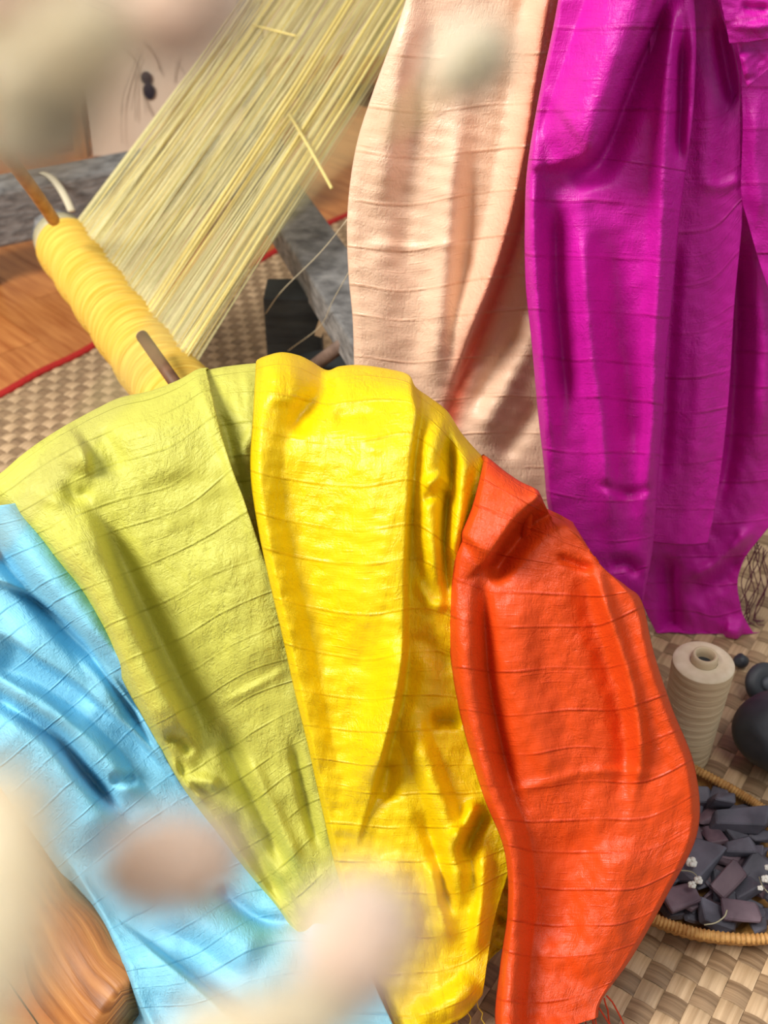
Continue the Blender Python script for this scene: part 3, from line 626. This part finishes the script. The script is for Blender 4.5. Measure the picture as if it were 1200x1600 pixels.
# wood material along the hoop through uv
me = mesh('rim', mb.v, mb.f, [( (i//R0)*.02, (i % R0)/R0) for i in range(len(mb.v))]); rim = link('rim', me, M['wood_log'], hp)
m, nt, b = new_mat('hoop_timber'); uvn = N(nt, 'ShaderNodeUVMap'); mp = N(nt, 'ShaderNodeMapping'); mp.inputs['Scale'].default_value = (2.2, 26, 1)
nt.links.new(uvn.outputs[0], mp.inputs[0]); ns = N(nt, 'ShaderNodeTexNoise'); ns.inputs['Scale'].default_value = 1; ns.inputs['Detail'].default_value = 7; ns.inputs['Distortion'].default_value = .15
nt.links.new(mp.outputs[0], ns.inputs[0]); r = ramp(nt, ns.outputs[0], [(.28, lin((104, 58, 24))), (.48, lin((164, 102, 48))), (.72, lin((200, 138, 74)))]); nt.links.new(r.outputs[0], b.inputs['Base Color'])
bp = N(nt, 'ShaderNodeBump'); bp.inputs['Distance'].default_value = .003; nt.links.new(ns.outputs[0], bp.inputs['Height']); nt.links.new(bp.outputs[0], b.inputs['Normal']); b.inputs['Roughness'].default_value = .5
me.materials.clear(); me.materials.append(m)
kc = P(76, 1448, float(d_drape(0, 1448))+.038); nv_ = (Vector((0, 0, H))-kc).normalized()
kb = MB(); s1 = nv_.orthogonal().normalized(); s2 = nv_.cross(s1)
for ring, (r_, h_) in enumerate([(.016, -.012), (.012, .002), (.009, .003), (.007, -.002), (.003, .001), (.001, .002)]):
    for k in range(16):
        a = 2*math.pi*k/16; kb.v.append(kc+s1*math.cos(a)*r_*1.2+s2*math.sin(a)*r_*.8+nv_*h_)
for i in range(5):
    for k in range(16): kb.f.append((i*16+k, i*16+(k+1) % 16, (i+1)*16+(k+1) % 16, (i+1)*16+k))
kb.build('knot', simple('knot_wood', (132, 78, 34), .6, 160, (88, 48, 20), .001), hp)
for (px, py) in ((700, 720), (110, 735), (930, 930)):       # rear struts that hold the tilted hoop up
    a = P(px, py, float(d_drape(0, py))+.10); MB().box((a.x, a.y+.005, a.z-.01), (a.x*.9, a.y+.20, .03), .035, .035).build('strut', M['dark_wood'], hp, smooth=False)

# ---------------------------------------------------------------- loom
lm = thing('hand_loom', 'weathered grey wooden hand loom strung with pale yellow warp threads', 'loom', (-.5, 2.1, 0))
Ra = Z(104, 386, .36); Rb = Z(262, 598, .36); ax = (Rb-Ra).normalized(); Rb2 = Rb+ax*.16
MB().tube([Ra-ax*.07, Rb2+ax*.05], .045, 16).build('cloth_beam', M['dark_wood'], lm)
rm = MB(); pr = []; rad = []
Lr = (Rb2-Ra).length
for i in range(121):
    s = i/120; pr.append(Ra+ax*Lr*s); rad.append(.068+.0015*math.sin(i*1.7)+.002*math.sin(i*.31))
rm.tube(pr, rad, 32); ro = link('wound_yarn', mesh('wound_yarn', rm.v, rm.f, [((i//32)*.0045, (i % 32)*.02) for i in range(len(rm.v))]), M['roll'], lm)
perp = Vector((-ax.y, ax.x, 0)); perp = perp if perp.x > 0 else -perp
# pale cloth strip and end collar at the far end
MB().tube([Ra-ax*.055, Ra+ax*.012], .062, 24).build('pale_wrap', simple('pale_cloth', (206, 196, 156), .9, 80, (190, 180, 140), .001), lm)
MB().tube([Ra-ax*.10, Ra-ax*.055], .058, 8).build('beam_collar', M['grey_wood'], lm)
# warp
T0 = Ra+Vector((0, 0, .058))+perp*.035+ax*.0; T1 = Rb+Vector((0, 0, .058))+perp*.035+ax*.03
E0 = Z(372, 0, .72); E1 = Z(648, 0, .80)
tm = [M['thread_a'], M['thread_b'], M['thread_c']]
def thread(s, s2, layer, r, lift):
    a = T0.lerp(T1, s)+Vector((0, 0, -.018*layer))+perp*(.012*layer); b = E0.lerp(E1, s2)+Vector((0, 0, lift))
    e = a+(b-a)*1.30; m_ = a.lerp(e, .5)+Vector((random.uniform(-.002, .002), 0, -.006-random.uniform(0, .006)))
    a0 = a - perp*.03 + Vector((0, 0, -.004)) - (b-a).normalized()*0.0
    return [a0, a, m_, e], r
gaps = sorted(random.uniform(0, 1) for _ in range(26))
def clump(s):
    g = min(gaps, key=lambda q: abs(q-s)); return s+(g-s)*.58
tmesh = 0
for i in range(290):
    s = (i+.5)/290; sc = .5*clump(s)+.5*s; p, r = thread(s, min(1, max(0, clump(s)+random.uniform(-.012, .012))), i % 2, random.uniform(.0007, .0013), random.uniform(-.02, .02)-(.03 if i % 2 else 0))
    MB().tube(p, r, 5, cap=False).build('warp_thread', tm[random.choice([0, 0, 1, 2])], lm)
st = MB()
for i in range(70):
    s = random.random(); p, r = thread(s, min(1, max(0, clump(s)+random.uniform(-.03, .03))), i % 2, .0008, random.uniform(-.05, .03)); st.tube(p, r, 4, cap=False)
st.build('fine_warp_threads', M['thread_b'], lm, kind='stuff')
for s in (.955, .985, .72, .70, .88): 
    p, r = thread(s, s-.03 if s < .9 else s, 0, .0035, .012); MB().tube(p, [.0014, .0028, .0034, .0034], 7, cap=False).build('thick_warp_thread', M['thread_c'], lm)
E0x = E0+(E0-T0)*.30; E1x = E1+(E1-T1)*.30; da = (E1x-E0x).normalized()
MB().tube([E0x-da*.15, E1x+da*.15], .045, 16).build('warp_beam', M['grey_wood'], lm)
for q in (E0x-da*.12, E1x+da*.12): MB().box((q.x, q.y, .01), (q.x, q.y, q.z+.06), .07, .07, up=Vector((0, 1, 0))).build('post', M['grey_wood'], lm, smooth=False)
# lease sticks lying across the warp
def onwarp(px, py, l=.012):
    # intersect the pixel ray with the warp plane
    n_ = (T1-T0).cross(E0-T0).normalized(); x, ry, rz = ray(px, py); d = Vector((float(x), float(ry), float(rz)))
    o0 = Vector((0, 0, H)); t = (T0-o0).dot(n_)/d.dot(n_); return o0+d*(t-l)
MB().tube([onwarp(452, 178), onwarp(484, 232), onwarp(518, 294)], .0034, 8).build('lease_stick', M['thread_c'], lm)
MB().tube([onwarp(392, 38), onwarp(430, 48), onwarp(462, 56)], .0022, 8).build('lease_stick', M['thread_c'], lm)
# frame timbers
b0 = Z(-120, 352, .20); b1 = Z(430, 246, .20)
MB().box(b0, b1, .15, .16, nseg=1).build('side_rail', M['grey_wood'], lm, smooth=False, bevel=.012)
for f_ in (.1, .9):
    q = b0.lerp(b1, f_); MB().box((q.x, q.y, .0), (q.x, q.y, .14), .09, .09, up=Vector((0, 1, 0))).build('foot', M['dark_wood'], lm, smooth=False)
c0 = Z(425, 300, .38); c1 = Z(600, 560, .38)
MB().box(c0, c1, .115, .07).build('cross_beam', M['grey_wood'], lm, smooth=False, bevel=.006)
q = P(458, 470, 2.12); MB().box((q.x, q.y, .008), (q.x, q.y, .36), .115, .10, up=Vector((0, 1, 0))).build('leg', M['dark_wood'], lm, smooth=False, bevel=.004)
q2 = Z(610, 575, .30); MB().box((q2.x+.02, q2.y, .008), (q2.x+.02, q2.y, .345), .10, .09, up=Vector((0, 1, 0))).build('leg', M['dark_wood'], lm, smooth=False, bevel=.004)
MB().box(P(495, 560, 2.02), P(590, 700, 1.75), .10, .04).build('brace', M['dark_wood'], lm, smooth=False)
MB().tube([P(482, 578, 1.95), P(560, 520, 1.82)], .014, 8).build('brace_stick', M['grey_stick'], lm)
MB().box(P(497, 522, 2.02), P(508, 492, 2.02), .022, .014).build('wedge', M['straw'], lm, smooth=False)
# loop strap over the rail
sp = [Z(66, 268, .285), Z(80, 276, .292), Z(94, 294, .29), Z(104, 312, .27), Z(112, 330, .25)]
MB().tube(cr(sp, 16).tolist(), .010, 8, flat=.35).build('strap', M['thread_d'], lm)
# stray threads
for pl in ([(545, 340), (500, 395), (440, 455), (415, 490)], [(548, 420), (520, 470), (500, 510), (450, 548)]):
    MB().tube(cr([P(x, y, 1.75+.1*k) for k, (x, y) in enumerate(pl)], 14).tolist(), .0009, 4).build('loose_thread', M['thread_d'], lm)
# rod handle leaning over the roll
hs_ = thing('beam_turning_stick', 'short brown wooden stick poking up over the yellow yarn roll', 'stick', P(262, 585, 1.62))
s0 = P(222, 525, 1.66); s1_ = P(290, 622, 1.50)
MB().tube([s0, s1_], .0105, 12, cap=True).build('shaft', M['stick'], hs_)
dd = (s0-s1_).normalized(); MB().tube([s0, s0+dd*.0015], .0103, 12).build('sawn_end', M['stick_end'], hs_)
rs = MB().tube(cr([P(84, 344, 2.12), P(40, 280, 1.95), P(-10, 218, 1.8), P(-90, 150, 1.6)], 14).tolist(), [.0125]*10+[.010]*4, 9).build('reed_stick', M['stick_end'])
rs.data.materials.clear(); rs.data.materials.append(simple('tan_reed', (206, 156, 96), .7, 60, (176, 124, 66), .001, (1, 1, .2)))
tag(rs, 'tan reed stick leaning from the left edge down to the loom roll', 'stick')

# ---------------------------------------------------------------- background, top left
pn = thing('painted_panel', 'beige paper panel painted with black flowers and grass behind the loom', 'panel', (-1.0, 3.9, 0))
pa = Z(143, 247, .005); pb = Z(420, 238, .005); pt = Vector((0, .05, .62))
MB().box((pa+pb)/2, (pa+pb)/2+pt, (pb-pa).length, .012, up=Vector((0, 1, 0))).build('sheet', M['paper'], pn, smooth=False)
def onp(px, py, l=.012):
    n_ = (pb-pa).cross(pt).normalized(); x, ry, rz = ray(px, py); d = Vector((float(x), float(ry), float(rz))); o0 = Vector((0, 0, H)); t = (pa-o0).dot(n_)/d.dot(n_)
    return o0+d*t*(1-l/ t if t else 1)
def onp(px, py, l=.010):
    n_ = (pb-pa).cross(pt).normalized(); n_ = n_ if n_.y < 0 else -n_; x, ry, rz = ray(px, py); d = Vector((float(x), float(ry), float(rz))); o0 = Vector((0, 0, H)); t = (pa-o0).dot(n_)/d.dot(n_)
    return o0+d*t+n_*l
ink = MB()
for pl, r_ in [([(218, 72), (205, 110), (192, 150), (190, 180)], .0022), ([(222, 85), (208, 120), (198, 170)], .0018), ([(212, 105), (212, 150), (212, 190)], .0018), ([(192, 72), (215, 100), (225, 150), (228, 178)], .002), ([(222, 60), (242, 85), (256, 118)], .002), ([(228, 62), (246, 88), (250, 110)], .0016), ([(226, 150), (232, 165), (240, 182)], .0022), ([(282, 90), (276, 110), (274, 130)], .0018), ([(276, 95), (288, 112), (292, 125)], .0018),
    ([(130, 5), (170, 22), (196, 25)], .0018), ([(150, 2), (180, 15), (176, 30)], .0018), ([(191, 160), (190, 200), (192, 225)], .001)]:
    ink.tube(cr([onp(*p) for p in pl], 10).tolist(), [r_*.4]+[r_]*8+[r_*.3], 5, flat=.4)
ink.build('brush_stroke', M['inkb'], pn, kind='stuff')
for (x, y, rx_, rz_) in ((229, 121, .020, .024), (233, 142, .022, .030)):
    mb = MB(); c = onp(x, y, .008); n = 20
    for k in range(n): mb.v.append(c+Vector((math.cos(2*math.pi*k/n)*rx_, 0, math.sin(2*math.pi*k/n)*rz_)))
    for k in range(n): mb.v.append(c+Vector((math.cos(2*math.pi*k/n)*rx_*.85, -.002, math.sin(2*math.pi*k/n)*rz_*.85)))
    for k in range(n): mb.f.append((k, (k+1) % n, n+(k+1) % n, n+k))
    mb.f.append(tuple(range(n, 2*n))); mb.build('ink_spot', M['ink'], pn)
cb = thing('timber_cabinet', 'low orange-brown timber cabinet behind the loom at the far left', 'cabinet', (-1.5, 4.0, 0))
ca = Z(-60, 240, 0); cc = Z(110, 236, 0); mid = (ca+cc)/2
MB().box((mid.x, mid.y+.18, .005), (mid.x, mid.y+.18, .30), (cc-ca).length, .30, up=Vector((0, 1, 0))).build('body', M['cabinet'], cb, smooth=False, bevel=.004)
for x_ in (-.1, .1): MB().box((mid.x+x_, mid.y+.022, .03), (mid.x+x_, mid.y+.022, .27), .18, .014, up=Vector((0, 1, 0))).build('door', M['cabinet'], cb, smooth=False, bevel=.003)
ps = Z(128, 243, 0); po = MB().box((ps.x, ps.y, .0), (ps.x, ps.y, .26), .05, .05, up=Vector((0, 1, 0))).build('wooden_post', M['wood_log'], smooth=False, bevel=.004)
tag(po, 'short square yellow-brown wooden post left of the painted paper panel', 'post')

# ---------------------------------------------------------------- yarn cone
base = Z(1066, 1176, .008); sp_ = thing('yarn_cone', 'tall ecru yarn cone standing on the mat beside the orange scarf', 'yarn', (base.x, base.y, .008))
mb = MB(); prof = []
for i in range(91):
    s = i/90; r_ = .0400+.005*s+.00014*math.sin(i*2.6)+.00025*math.sin(i*.9); prof.append((r_, .0+.192*s))
prof = [(.034, .0)]+prof+[(.0440, .1955)]
mb.lathe(prof, base, 48, cap=False); mb.build('wound_yarn', M['spool'], sp_)
MB().lathe([(.0446, .1950), (.042, .198), (.033, .1985), (.020, .198)], base, 48, cap=False).build('yarn_top', M['spool_top'], sp_)
MB().lathe([(.0195, .196), (.0195, .206), (.0180, .2105), (.0160, .2115), (.0138, .2105), (.0132, .200), (.0125, .10), (.0, .10)], base, 32, cap=False).build('core_tube', M['tube'], sp_)
MB().lathe([(.0130, .194), (.0001, .194)], base, 20, cap=False).build('core_shade_disc', M['black'], sp_)  # black disc painting the shade inside the tube

# ---------------------------------------------------------------- wicker basket with slate chips
rim_px = [(990, 1150), (1040, 1178), (1085, 1202), (1150, 1237), (1200, 1270), (1262, 1320), (1290, 1385), (1262, 1440), (1200, 1466), (1100, 1460), (1020, 1434), (950, 1390), (905, 1310), (905, 1220), (940, 1160)]
RZ = .052
rw = [Z(x, y, RZ) for x, y in rim_px]; rim_c = sum(rw, Vector())/len(rw); rimp = [Vector(p) for p in cr([tuple(p) for p in rw]+[tuple(rw[0])], 181)[:-1]]
bk = thing('wicker_basket', 'shallow tan wicker tray basket full of slate chips right of the orange scarf', 'basket', (rim_c.x, rim_c.y, .008))
mb = MB(); n = len(rimp); lv = [(1.0, RZ), (.985, RZ-.012), (.96, .035), (.92, .022), (.86, .014), (.6, .011), (.3, .011), (.02, .011)]
for li, (sc, z) in enumerate(lv):
    for i, p in enumerate(rimp):
        q = rim_c+(p-rim_c)*sc; wv = .0012*math.cos(i*math.pi)*(1 if li % 2 else -1); q = q+(p-rim_c).normalized()*wv; q.z = z; mb.v.append(q)
for li in range(len(lv)-1):
    for i in range(n): mb.f.append((li*n+i, (li+1)*n+i, (li+1)*n+(i+1) % n, li*n+(i+1) % n))
o = mb.build('woven_body', M['wicker'], bk); sm = o.modifiers.new('s', 'SOLIDIFY'); sm.thickness = .003; sm.offset = -1
mb = MB()
big = [Vector(p) for p in cr([tuple(p) for p in rw]+[tuple(rw[0])], 1201)[:-1]]; n = len(big)
for i, p in enumerate(big):
    t = (big[(i+1) % n]-big[i-1]).normalized(); sd = t.cross(Vector((0, 0, 1))).normalized(); rr = .0068*(1+.13*math.cos(i*2*math.pi/6))
    for k in range(8):
        a = 2*math.pi*k/8+.5*math.sin(0); mb.v.append(p+sd*math.cos(a)*rr+Vector((0, 0, 1))*math.sin(a)*rr)
for i in range(n):
    for k in range(8): mb.f.append((i*8+k, i*8+(k+1) % 8, ((i+1) % n)*8+(k+1) % 8, ((i+1) % n)*8+k))
mb.build('coiled_rim', M['wicker'], bk)
def chip_mesh(i):
    r = random.Random(100+i); bm = bmesh.new(); L = r.uniform(.038, .066); Wd = L*r.uniform(.45, .75); T = L*r.uniform(.16, .30)
    for sx in (-1, 1):
        for sy in (-1, 1):
            for sz in (-1, 1):
                bm.verts.new((sx*L/2*r.uniform(.5, 1), sy*Wd/2*r.uniform(.4, 1), sz*T/2*r.uniform(.7, 1)))
    for _ in range(3): bm.verts.new((r.uniform(-.6, .6)*L, r.uniform(-.5, .5)*Wd, r.choice((-1, 1))*T*.55))
    res = bmesh.ops.convex_hull(bm, input=bm.verts); bmesh.ops.delete(bm, geom=[v for v in bm.verts if not v.link_faces], context='VERTS')
    bmesh.ops.bevel(bm, geom=list(bm.edges), offset=.0014, segments=1, affect='EDGES')
    me = bpy.data.meshes.new('slate_chip'); bm.to_mesh(me); bm.free(); me.materials.append(M['slate_b'] if i % 3 == 0 else M['slate_a']); return me
chips = [chip_mesh(i) for i in range(14)]
hull = [(p.x, p.y) for p in rimp]
def inside(x, y, k=.86):
    x = rim_c.x+(x-rim_c.x)/k; y = rim_c.y+(y-rim_c.y)/k; c = False; j = len(hull)-1
    for i in range(len(hull)):
        (xi, yi), (xj, yj) = hull[i], hull[j]
        if (yi > y) != (yj > y) and x < (xj-xi)*(y-yi)/(yj-yi)+xi: c = not c
        j = i
    return c
placed = []
chip_labels = [((1140, 1375), .62, 'long reddish-purple slate block lying diagonally near the white sprig', 1, 1.5), ((1155, 1325), -.05, 'dark grey squared slate block above the diagonal purple one', 0, 1.1),
    ((1160, 1425), -.15, 'flat purple-grey slate slab against the front rim of the basket', 1, 1.45), ((1128, 1255), 1.2, 'upright pointed slate shard near the back rim of the basket', 0, 1.1),
    ((1092, 1345), .9, 'greenish grey slate slab behind the white sprig', 0, 1.4), ((1150, 1282), -.2, 'long pale-edged slate sliver below the pointed shard', 0, 1.3), ((1068, 1400), .3, 'brownish slate chip beside the orange scarf hem', 1, 1.0)]
for (px, py), rz_, lb, mi, sc in chip_labels:
    q = Z(px, py, .050); me = chips[len(placed)].copy(); me.materials.clear(); me.materials.append(M['slate_b'] if mi else M['slate_a'])
    o = bpy.data.objects.new('slate_chip', me); COL.objects.link(o); o.location = q; o.scale = (sc, sc, sc)
    o.rotation_euler = (random.uniform(-.2, .2), random.uniform(-.25, .1), rz_) if 'upright' not in lb else (.2, 1.15, 1.6)
    tag(o, lb, 'stone', 'slate chips in the basket'); placed.append((q.x, q.y, .05))
tries = 0
while tries < 9000 and len(placed) < 150:
    tries += 1
    x = random.uniform(rim_c.x-.3, rim_c.x+.3); y = random.uniform(rim_c.y-.25, rim_c.y+.25); lay = 0 if len(placed) < 62 else (1 if len(placed) < 112 else 2)
    if not inside(x, y, .84 if lay == 0 else .80): continue
    z = .022+.0115*lay+random.uniform(0, .003); mind = .025 if lay == 0 else .030
    if any((x-a)**2+(y-b)**2 < mind**2 and abs(z-c) < .010 for a, b, c in placed): continue
    if lay == 2 and any((x-a)**2+(y-b)**2 < .026**2 for a, b, c in placed[:7]): continue
    o = bpy.data.objects.new('slate_chip', random.choice(chips)); COL.objects.link(o); o.location = (x, y, z)
    o.rotation_euler = (random.uniform(-.45, .45), random.uniform(-.4, .4), random.uniform(0, 6.28)); s = random.uniform(.75, 1.1); o.scale = (s, s, s)
    tag(o, 'small dark grey angular slate chip heaped in the wicker basket', 'stone', 'slate chips in the basket'); placed.append((x, y, z))
# baby's breath sprigs
def sprig(pts, blooms, label):
    sg = thing('flower_sprig', label, 'flower', Z(pts[0][0], pts[0][1], .062))
    MB().tube(cr([Z(x, y, .066) for x, y in pts], 10).tolist(), .0008, 5).build('stem', M['twig'], sg)
    for (x, y, r_) in blooms:
        c = Z(x, y, .070); mb = MB()
        for k in range(7):
            a = k*.9; d = Vector((math.cos(a)*r_*.55, math.sin(a)*r_*.55, (.3 if k % 2 else .0)*r_)); q = c+d
            mb.lathe([(.0005, -r_*.45), (r_*.45, -r_*.15), (r_*.5, .12*r_), (r_*.25, r_*.4), (.0003, r_*.45)], q, 8, cap=False)
        mb.build('bloom', M['white'], sg)
sprig([(1062, 1360), (1080, 1362), (1090, 1372), (1086, 1388)], [(1080, 1348, .008), (1091, 1376, .006), (1081, 1383, .0055)], 'white small-flowered sprig lying on the slates near the orange scarf')
sprig([(1205, 1400), (1192, 1385), (1186, 1370)], [(1196, 1374, .006), (1188, 1388, .004), (1200, 1356, .005)], 'white sprig at the right end of the basket')
tw = MB().tube(cr([Z(1100, 1445, .066), Z(1118, 1442, .07), Z(1132, 1432, .074), Z(1136, 1422, .076)], 10).tolist(), .0010, 5).build('dry_twig', M['twig']); tag(tw, 'thin pale dry twig lying on the slates by the front rim', 'twig')

# ---------------------------------------------------------------- dark stones on the right
def boulder(name, c, rad, mat, seed, lab, cut=.8):
    r = random.Random(seed); bm = bmesh.new(); bmesh.ops.create_icosphere(bm, subdivisions=4, radius=1)
    planes = [(Vector((r.uniform(-1, 1), r.uniform(-1, 1), r.uniform(-.2, 1))).normalized(), r.uniform(cut, .95)) for _ in range(8)]
    for v in bm.verts:
        for nn, dd_ in planes:
            s = v.co.dot(nn)
            if s > dd_: v.co -= nn*(s-dd_)*.85
        v.co = Vector((v.co.x*rad[0], v.co.y*rad[1], v.co.z*rad[2]))
    me = bpy.data.meshes.new(name); bm.to_mesh(me); bm.free(); o = link(name, me, mat); zmin = min(v.co.z for v in me.vertices); o.location = (c.x, c.y, .0085-zmin)
    tag(o, lab, 'stone'); return o
c = Z(1212, 1178, .02); boulder('black_stone', c+Vector((.012, .0, 0)), (.088, .07, .062), M['black'], 5, 'large smooth black stone at the right edge of the mat behind the basket', .62)
c = Z(1156, 1040, .01); boulder('black_pebble', c, (.013, .013, .013), M['black'], 6, 'small round black pebble between the yarn cone and the ring-shaped stone')
rgc = Z(1196, 1070, .035); rg = thing('ring_stone', 'round dark grey disc with a raised hub tilted up at the right edge', 'weight', (rgc.x, rgc.y, .0085))
mb = MB(); mb.lathe([(.0001, -.012), (.026, -.012), (.034, -.006), (.036, 0), (.034, .007), (.024, .012), (.013, .009), (.0001, .008)], (0, 0, 0), 40, cap=False)
R_ = Euler((.75, .25, 0)).to_matrix(); mb.v = [R_ @ Vector(v)+Vector((rgc.x, rgc.y, .0365)) for v in mb.v]; mb.build('disc', M['black'], rg)
mb = MB(); mb.lathe([(.0001, .004), (.012, .004), (.012, .013), (.009, .016), (.0001, .0165)], (0, 0, 0), 24, cap=False); mb.v = [R_ @ Vector(v)+Vector((rgc.x, rgc.y, .0365)) for v in mb.v]; mb.build('hub', M['blackb'], rg)

# ---------------------------------------------------------------- out-of-focus bunny-tail grasses near the lens
def fluffy(px, py, dist, rx_, rl, tilt, mat, label, stem_to, seed):
    dist *= .82; rx_ *= .86; rl *= .86
    x, ry, rz = ray(px, py); dv = Vector((float(x), float(ry), float(rz))); c = Vector((0, 0, H))+dv*dist
    r = random.Random(seed); g = thing('bunny_tail_grass', label, 'dried flower', (stem_to[0], stem_to[1], .0), 'blurred bunny-tail grasses near the lens')
    # local frame: long axis in the image-ish plane at angle tilt
    rt = Vector((1, 0, 0)); up = Vector((0, SP, CP)); axis = (rt*math.cos(tilt)+up*math.sin(tilt)).normalized(); s1 = axis.orthogonal().normalized(); s2 = axis.cross(s1)
    mb = MB(); n = 16; m_ = 12
    for i in range(m_+1):
        a = math.pi*i/m_; rr = math.sin(a)**.8*rx_*.60*(1-.15*math.cos(a)); z = -math.cos(a)*rl*.78
        for k in range(n):
            b_ = 2*math.pi*k/n; wob = 1+.12*r.uniform(-1, 1); mb.v.append(c+axis*z+(s1*math.cos(b_)+s2*math.sin(b_))*max(rr, .0002)*wob)
    for i in range(m_):
        for k in range(n): mb.f.append((i*n+k, i*n+(k+1) % n, (i+1)*n+(k+1) % n, (i+1)*n+k))
    mb.build('seed_head', mat, g)
    hb = MB()
    for _ in range(700):
        a = math.acos(r.uniform(-1, 1)); b_ = r.uniform(0, 6.283); rr = math.sin(a)*rx_*.68; z = -math.cos(a)*rl*.75
        rad = (s1*math.cos(b_)+s2*math.sin(b_)); p0 = c+axis*z+rad*rr; dr = (rad*math.sin(a)+axis*(-math.cos(a)*.6+.35)).normalized(); p1 = p0+dr*rx_*r.uniform(.35, .8)
        t = dr.cross(Vector((r.uniform(-1, 1), r.uniform(-1, 1), r.uniform(-1, 1)))).normalized()*.00022; b0_ = len(hb.v); t2 = dr.cross(t).normalized()*.00022
        hb.v += [p0+t, p0-t*.5+t2, p0-t*.5-t2, p1]; hb.f += [(b0_, b0_+1, b0_+3), (b0_+1, b0_+2, b0_+3), (b0_+2, b0_, b0_+3)]
    hb.build('bristles', mat, g, kind='stuff')
    sb = c-axis*rl*.7; end = Vector(stem_to); mid_ = sb - axis*.05 + (end-sb)*.02; mid2 = sb.lerp(end, .35)-axis*.06
    MB().tube(cr([tuple(sb), tuple(mid_), tuple(mid2), tuple(end)], 24).tolist(), .0007, 6).build('stem', M['stem'], g)
import math as _m
B = (-.62, .10, .003)
fluffy(265, 1350, .165, .0075, .0115, .15, M['fluff'], 'blurred cream bunny-tail head in front of the blue scarf', (-.50, .06, .003), 1)
fluffy(560, 1478, .160, .0085, .0105, 1.0, M['fluff'], 'blurred pinkish cream bunny-tail head in front of the yellow scarf bottom', (-.46, .02, .003), 2)
fluffy(-20, 1420, .150, .0100, .0210, 1.45, M['fluffg'], 'blurred tan bunny-tail head at the lower left edge', (-.56, .03, .003), 3)
fluffy(400, 1610, .150, .0060, .0150, .2, M['fluffg'], 'blurred tan bunny-tail head at the bottom edge', (-.50, .0, .003), 4)
fluffy(85, 95, .170, .0085, .0130, .55, M['fluffg'], 'blurred greenish cream bunny-tail head at the upper left', (-.66, .10, .003), 5)
fluffy(60, 205, .175, .0060, .0090, .35, M['fluffg'], 'blurred greenish bunny-tail head below the upper left one', (-.70, .12, .003), 6)
fluffy(290, 15, .175, .0070, .0100, .5, M['fluff'], 'blurred peachy bunny-tail head at the top left of the warp', (-.62, .14, .003), 7)
fluffy(735, 95, .185, .0056, .0075, .7, M['fluffg'], 'blurred cream bunny-tail head in front of the peach scarf', (-.95, .55, .003), 8)
fluffy(5, 5, .170, .0070, .0110, .6, M['fluff'], 'blurred white bunny-tail head in the top left corner', (-.74, .10, .003), 9)
